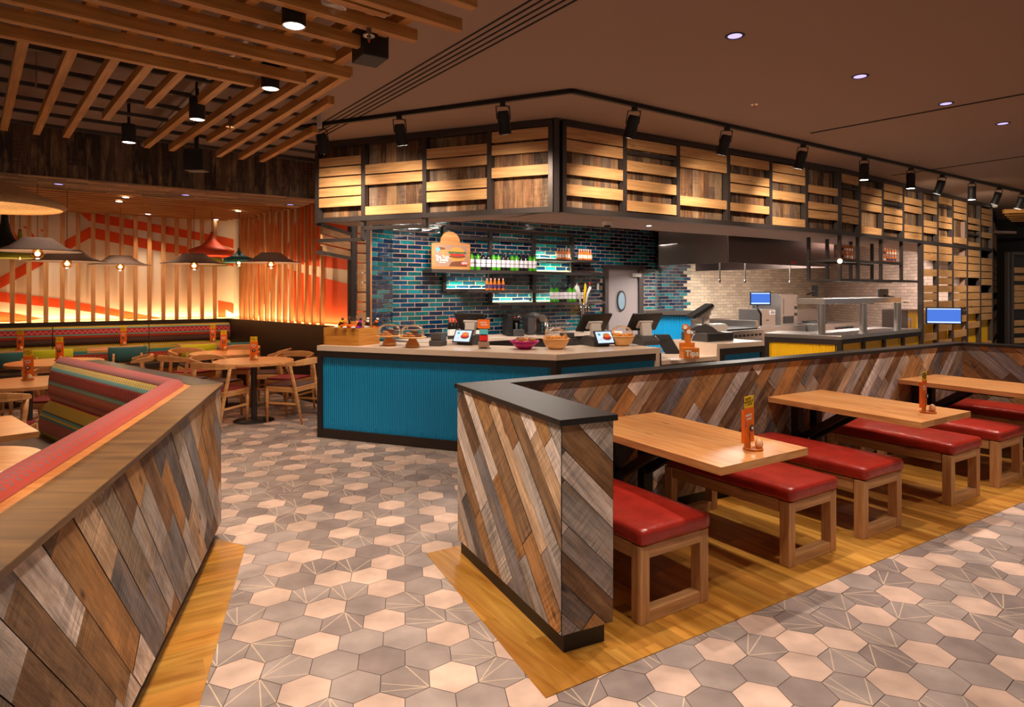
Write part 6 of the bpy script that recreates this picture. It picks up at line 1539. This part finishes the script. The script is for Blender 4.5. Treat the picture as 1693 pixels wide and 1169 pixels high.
# tips box on the low ledge
p = PX(1144, 593, .866); p = p+Vector((0, .06, 0)); t = thing('tips_box', 'orange wooden tips box with a hen-shaped back, on the low ledge', 'box', p)
xr = Vector((.97, .05, 0)).normalized(); yr = Vector((.05, -.97, 0)).normalized()
m = MB(); lbox(m, p, xr, yr, -.095, .075, -.09, .07, 0, .115); m.build('box_body', M['orange_wood'], t, bevel=.003)
m = MB(); lbox(m, p, xr, yr, -.095, .075, -.095, -.08, .115, .16); c = p-yr*.088; 
m.obox((c.x, c.y, p.z+.22), xr*.032, yr*.006, (0, 0, .075)); m.cyl(c-yr*.006-xr*.025+z*.325, c+yr*.006-xr*.025+z*.325, .042, seg=20); m.cyl(c-yr*.006+z*.285, c+yr*.006+z*.285, .036, seg=20); m.build('hen_back', M['orange_wood'], t)
m = MB(); e = c+yr*.0075; m.cyl(e+z*.28+xr*.008, e+yr*.002+z*.28+xr*.008, .024, seg=20); m.cyl(e+z*.33-xr*.03, e+yr*.002+z*.33-xr*.03, .022, seg=20); m.poly([e+xr*.035+z*.295, e+xr*.07+z*.265, e+xr*.035+z*.25][::-1]); m.build('white_eyes', M['white'], t)
text('Tips', .085, M['white'], t, 'lettering', frame3(p+yr*.0715+z*.055-xr*.005, xr, z, yr), world=True, bold=.002)
p = PX(1112, 588, .866); p.y += .25; t = thing('card_reader', 'black card terminal leaning behind the end of the main counter', 'card terminal', p)
m = MB(); m.obox(p+Vector((0, 0, .11)), Vector((.09, 0, 0)), Vector((0, .02, 0)), Vector((-.06, .03, .11))); m.build('housing', M['black'], t, bevel=.006)
p = PX(1122, 597, .866); m = MB(); lbox(m, p, xr, yr, -.06, .05, -.2, -.05, 0, .008); m.build('paper_napkins', M['white'], label='white paper napkins lying left of the tips box', cat='napkins', base=p)
# cash drawer and till on the block
kc = (K0+K1)/2+inB*.4; p = v3(kc-dA*.03, 1.001); xk = Vector((dA.x, dA.y, 0)); yk = Vector((nA.x, nA.y, 0))
t = thing('cash_drawer', 'wide dark cash drawer on the square counter block', 'cash drawer', p)
p = p+Vector((-.06, 0, 0)); m = MB(); lbox(m, p, xk, yk, -.22, .24, -.2, .2, 0, .1); m.build('drawer_case', M['grey_plastic'], t, bevel=.005); m = MB(); lbox(m, p, xk, yk, -.2, .22, .2, .206, .015, .085); m.build('drawer_front', M['black'], t)
tp = p+Vector((0, 0, .101)); t = thing('cash_register', 'side-on till with tilted dark monitor, standing on the cash drawer', 'register', tp)
s1 = Vector((1, 0, 0)); f1 = Vector((0, -1, 0))
pr = [(-.24, .03), (-.2, .055), (-.12, .085), (-.02, .09), (.03, .075), (.1, .03), (.12, .0), (-.1, .0)]
m = MB(); vs = [tp+s1*a+z*b+f1*w_ for w_ in (-.12, .12) for a, b in pr]; K = len(pr); m.mesh(vs, [(i, K+i, K+(i+1) % K, (i+1) % K) for i in range(K)]+[tuple(range(K)), tuple(range(K, 2*K))[::-1]], None, False); m.build('base', M['grey_plastic'], t)
pr = [(-.04, .1), (.05, .095), (.19, .1), (.22, .07), (.2, .015), (.1, .01), (.04, .06)]
m = MB(); vs = [tp+s1*a+z*b+f1*w_ for w_ in (-.125, .125) for a, b in pr]; K = len(pr); m.mesh(vs, [(i, K+i, K+(i+1) % K, (i+1) % K) for i in range(K)]+[tuple(range(K)), tuple(range(K, 2*K))[::-1]], None, False); m.build('side_wing', M['light_plastic'], t)
m = MB(); m.obox(tp+z*.15-s1*.01, s1*.035-z*.0, f1*.03, z*.06); m.build('arm', M['light_plastic'], t)
m = MB(); c = tp+z*.25-s1*.08; m.obox(c, (s1*.12+z*.075), f1*.14, (s1*-.012+z*.015)); m.build('monitor', M['black'], t); m = MB(); m.obox(c+s1*.06+z*-.02, (s1*.09+z*.07), f1*.07, (s1*-.01+z*.012)); m.build('rear_cover', M['light_plastic'], t)
m = MB(); m.tube([tp+Vector((-.12, -.1, .0)), tp+Vector((-.2, -.14, -.03)), tp+Vector((-.23, -.16, -.095))], .005, 6); m.build('cable', M['light_plastic'], t)

# ================================================================ kitchen line
# extraction hood
D3 = dirn(38.5); n3b = Vector((D3.y, -D3.x)); HC = Vector((3.1, 9.3)); HB = isect(HC, -n3b, WR2, D2)
HB = HB+n3b*.06; HL = HC+D3*3.2
root = thing('extraction_hood', 'large brushed stainless extraction hood over the cooking line', 'hood', (*HC, 2.0))
HF = Vector((HC.x-.62, HC.y+1.2)); hb1 = isect(HL, -n3b, WR2+n3b*.06, D2); hb0 = WR2+n3b*.06+D2*.05
m = MB(); hbx = Vector((2.38, 10.46))
for a, b in ((hb0, hbx), (hbx, HC), (HC, HL), (HL, hb1)):
    m.slab(a, b, 2.0, 2.742, .02)
m.prism([hb0, hbx, HC, HL, hb1], 2.73, 2.742); m.build('canopy', M['hood_steel'], root)
m = MB(); m.prism([hb0+D2*.05, hbx+D3*.06, HC+D3*.1-n3b*.1, HL-D3*.1-n3b*.1, hb1-D3*.1], 2.35, 2.37); m.build('filter_panel', plain('filter_steel', (120, 120, 122), .5, .6), root)
m = MB(); q = HC+D3*1.75; m.slab(q, q+D3*.16, 2.03, 2.06, .024); m.build('red_badge', M['red_print'], root)
for u in (1190, 1232, 1306):
    q = HC-n3b*.35+D3*.1; q = q+D3*on(u, q, D3); m = MB(); m.cyl((q.x, q.y, 1.75), (q.x, q.y, 2.36), .012); m.ball((q.x, q.y, 1.74), .02, .03); m.build('hanging_nozzle', M['stainless'], root)
lp = HC+D3*1.6-n3b*1.1; 
strip(v3(lp-D3*1.5, 2.33), v3(lp+D3*1.4, 2.33), .5, 200, (1, .92, .82))
m = MB(); m.obox((lp.x, lp.y, 2.345), D3.to_3d()*.9, n3b.to_3d()*.12, (0, 0, .008)); m.build('light_panel', M['lamp_white'], root)
# teal half wall with steel cap
root = thing('half_wall', 'low teal corrugated wall with a stainless cap beside the grill', 'low wall', (2.9, 11.3, 0))
a, b = Vector((2.35, 11.35)), Vector((3.42, 11.2)); bodyfront(root, a, b, 0, 1.17, M['teal'], posts=(), toprail=.0001+.02, pitch=.05)
m = MB(); m.slab(a+Vector((-.02, 0)), b+Vector((.02, 0)), 1.17, 1.25, .12, -.03); m.build('cap', M['stainless'], root)
m = MB(); m.slab(a, b, .01, 1.16, .1, -.1); m.build('core', M['dark_frame'], root)
# kitchen equipment helper
XK, YK = Vector((D3.x, D3.y, 0)), Vector((n3b.x, n3b.y, 0))
def kp(u, Y, z=0): return Vector(((u-CX)/F*Y, Y, z))
p = kp(1192, 10.2); t = thing('grill', 'long stainless grill with black top and slotted front behind the counter block', 'grill', p)
m = MB(); lbox(m, p, XK, YK, .1, 1.25, -.62, 0, .0, .94); m.build('body', M['stainless'], t)
m = MB(); lbox(m, p, XK, YK, .12, 1.15, -.59, -.06, .94, .97); m.build('cooking_top', M['black'], t)
m = MB(); lbox(m, p, XK, YK, .1, 1.25, -.64, -.61, .0, 1.12); lbox(m, p, XK, YK, 1.16, 1.25, -.61, -.1, .94, 1.08); m.build('splashback', M['stainless'], t)
for k in range(9): m = MB(); lbox(m, p, XK, YK, .14+.12*k, .21+.12*k, 0, .004, .84, .875); m.build('vent_slot', M['black'], t)
m = MB(); m.tube([p+XK*.12+YK*.05+z*.78, p+XK*1.1+YK*.05+z*.78], .012, 8); m.build('towel_rail', M['chrome'], t)
def monitor(u, v, Y, w_, h_, fx, label, arm, rear=False):
    c = PD(u, v, Y); fx = Vector((*fx, 0)).normalized(); sx = Vector((-fx.y, fx.x, 0)); t = thing('monitor', label, 'monitor', c)
    m = MB(); m.obox(c, sx*(w_/2+.015), z*(h_/2+.015), fx*.015); m.build('casing', M['black'], t, bevel=.004)
    if not rear: 
        m = MB(); m.obox(c+fx*.0155, sx*(w_/2), z*(h_/2), fx*.001); sc = m.build('screen', M['screen_blue'], t)
        for zz, hh in ((h_/2-.01, .008), (-h_/2+.014, .011)): m = MB(); m.obox(c+fx*.017+z*zz, sx*(w_/2-.004), z*hh, fx*.0006); m.build('toolbar', M['screen_pale'], sc)
    m = MB(); m.tube([c-fx*.015]+[Vector(q) for q in arm], .018, 8); m.build('arm', M['black'], t)
c = PD(1257, 493.5, 10.6)
monitor(1257, 493.5, 10.4, .29, .185, (-.15, -1), 'lit blue kitchen monitor on an arm above the grill', [c+Vector((-.05, 0, -.12)), PD(1249, 506, 10.6), PD(1258, 519, 10.6), PD(1258, 538, 10.65)])
sm_ = ptsB[1]
monitor(1560, 522, 9.6, .43, .22, (-.35, -1), 'lit blue monitor mounted on the slatted screen, right of the pass', [PD(1545, 522, 9.9), PD(1532, 522, 10.2)])
monitor(1348, 481, 13.5, .14, .2, (1, .3), 'small dark monitor seen from behind above the gantry shelf end', [PD(1340, 485, 13.6), PD(1334, 487, 13.7)], True)
monitor(1460, 489, 11.0, .3, .2, (-.6, .8), 'dark monitor seen from behind above the right of the gantry', [PD(1470, 490, 11.2), PD(1478, 492, 11.3)], True)
def ebox(nm, label, cat, u, Y, w_, d_, z0, z1, mat='stainless', group=None):
    p = kp(u, Y, z0); t = thing(nm, label, cat, p, 0, group); m = MB(); lbox(m, p, XK, YK, 0, w_, -d_, 0, 0, z1-z0); m.build('body', M[mat], t, bevel=.006); return p, t
p, t = ebox('work_table', 'stainless work table under the toaster and oven', 'table', 1256, 11.6, 1.65, .8, 0, .93)
m = MB(); lbox(m, p, XK, YK, .05, .5, 0, .01, .5, .9); m.build('door', M['stainless'], t)
p, t = ebox('conveyor_toaster', 'boxy stainless conveyor toaster with dark lettering plate', 'toaster', 1258, 11.75, .5, .45, .932, 1.25)
m = MB(); lbox(m, p, XK, YK, .3, .48, 0, .01, .22, .29); pl = m.build('name_plate', M['light_plastic'], t); text('CTX 2', .055, M['card_black'], pl, 'lettering', frame3(p+XK*.39+YK*.011+z*.255, XK, z, YK), world=True, bold=.002)
for k in (.19, .24): m = MB(); m.ball(p+XK*k+YK*.01+z*.12, .012); m.build('knob', M['black'], t)
p, t = ebox('pizza_oven', 'tall stainless cabinet oven with a dark opening, behind the toaster', 'oven', 1291, 12.3, .62, .6, .932, 1.52)
m = MB(); lbox(m, p, XK, YK, .1, .46, 0, .012, .03, .17); m.build('oven_mouth', M['black'], t); m = MB(); lbox(m, p, XK, YK, .1, .46, 0, .01, .2, .5); m.build('door', M['stainless'], t)
for z_ in (.33, .2): m = MB(); lbox(m, p, XK, YK, .52, .59, 0, .012, z_-.03, z_+.03); m.build('control', M['black'], t)
p, t = ebox('cooking_range', 'low stainless cooking range with control knobs behind the gantry', 'range', 1363, 12.4, 1.5, .85, 0, .95)
m = MB(); lbox(m, p, XK, YK, 0, 1.5, -.86, -.82, .9, 1.2); m.build('splashback', M['stainless'], t)
m = MB(); m.lathe(p+XK*.4-YK*.4+z*.95, [(.22, 0), (.24, .03), (.0001, .02)], 24, caps=False); m.build('wok_ring', M['black'], t)
for k in range(6): m = MB(); q = p+XK*(.5+.13*k)+z*.86; m.cyl(q, q+YK*.03, .022, seg=12); m.build('knob', M['black'], t)
p, t = ebox('steel_cabinet', 'stainless upright cabinet at the right end of the pass', 'cabinet', 1501, 10.6, .45, .4, 0, 1.28, 'hood_steel')
m = MB(); q = p+XK*.0+YK*.02+z*1.15; m.tube([q, q+YK*.05-XK*.08-z*.06, q+YK*.04-XK*.05-z*.15], .008, 6); m.build('cable', M['blue_ink'], t)
# unseen kitchen lights, added to brighten the tiles and cooking line
lc = (WL+CC)/2
strip(v3(Vector((-.6, 8.0)), 2.73), v3(Vector((.8, 9.0)), 2.73), .06, 60, (1, .86, .74)); strip(v3(Vector((5.2, 11.2)), 2.72), v3(Vector((6.6, 12.3)), 2.72), .3, 210, (1, .84, .76))
for (u, Y) in ((675, 8.2), (760, 8.7), (860, 9.2), (985, 10.4)):
    q = kp(u, Y, 2.745); t = thing('recessed_downlight', 'unseen recessed downlight added in the kitchen ceiling to light the tiled wall', 'ceiling light', q, 0, 'unseen kitchen ceiling downlights'); m = MB(); m.lathe(q, [(.0001, -.003), (.04, -.003), (.055, -.004), (.056, 0)][::-1], 20, caps=False); m.build('lens', M['lamp_white'], t)
    wt = w1z(u, 1.3); spot(q-Vector((0, 0, .03)), wt, 85 if u < 700 else 62, 75, (1, .9, .82), .3)

# ================================================================ far right background
root = thing('display_shelving', 'dim shelving unit of oak boards beyond the screen, at the far right edge', 'shelf', (9.9, 12.6, 0))
a, b = kp(1672, 12.8), kp(1720, 13.1); a, b = Vector(a[:2]), Vector(b[:2]); D_ = (b-a).normalized()
for p in (a-D_*.12, a, b): m = MB(); m.slab(p-D_*.03, p+D_*.03, 0, 2.35, .06); m.build('post', M['black_steel'], root)
m = MB(); m.slab(a, b, 2.3, 2.36, .06); m.build('top_rail', M['black_steel'], root)
for k, z_ in enumerate((2.0, 1.84, 1.65, 1.53, 1.41, 1.28, .95, .8, .6)): m = MB(k); m.slab(a, b, z_-.055, z_+.055, .03, -.02); m.build('shelf_board', M['slat_oak'], root)
m = MB(); m.slab(a, b, 0, 2.3, .02, -.08); m.build('backing', M['black'], root)
root = thing('timber_raft', 'small far raft of oak battens under the ceiling at the right picture edge', 'raft', (9.8, 12, 2.95))
for k in range(5): q = kp(1640+4*k, 11.5+.35*k); m = MB(k); m.beam((q.x+.2, q.y, 3.0), (q.x+3, q.y-.7, 3.0), .06, .07); m.build('batten', M['raft_oak'], root)
for k in range(2): m = MB(k); m.beam((9.9+.8*k, 11.2, 3.07), (9.9+.8*k+1.2, 13.2, 3.07), .06, .07); m.build('cross_batten', M['raft_oak'], root)
for o in list(bpy.data.objects):
    if o.type == 'MESH' and o.parent is None and 'category' not in o and o.get('kind') != 'structure': print('LOOSE', o.name)
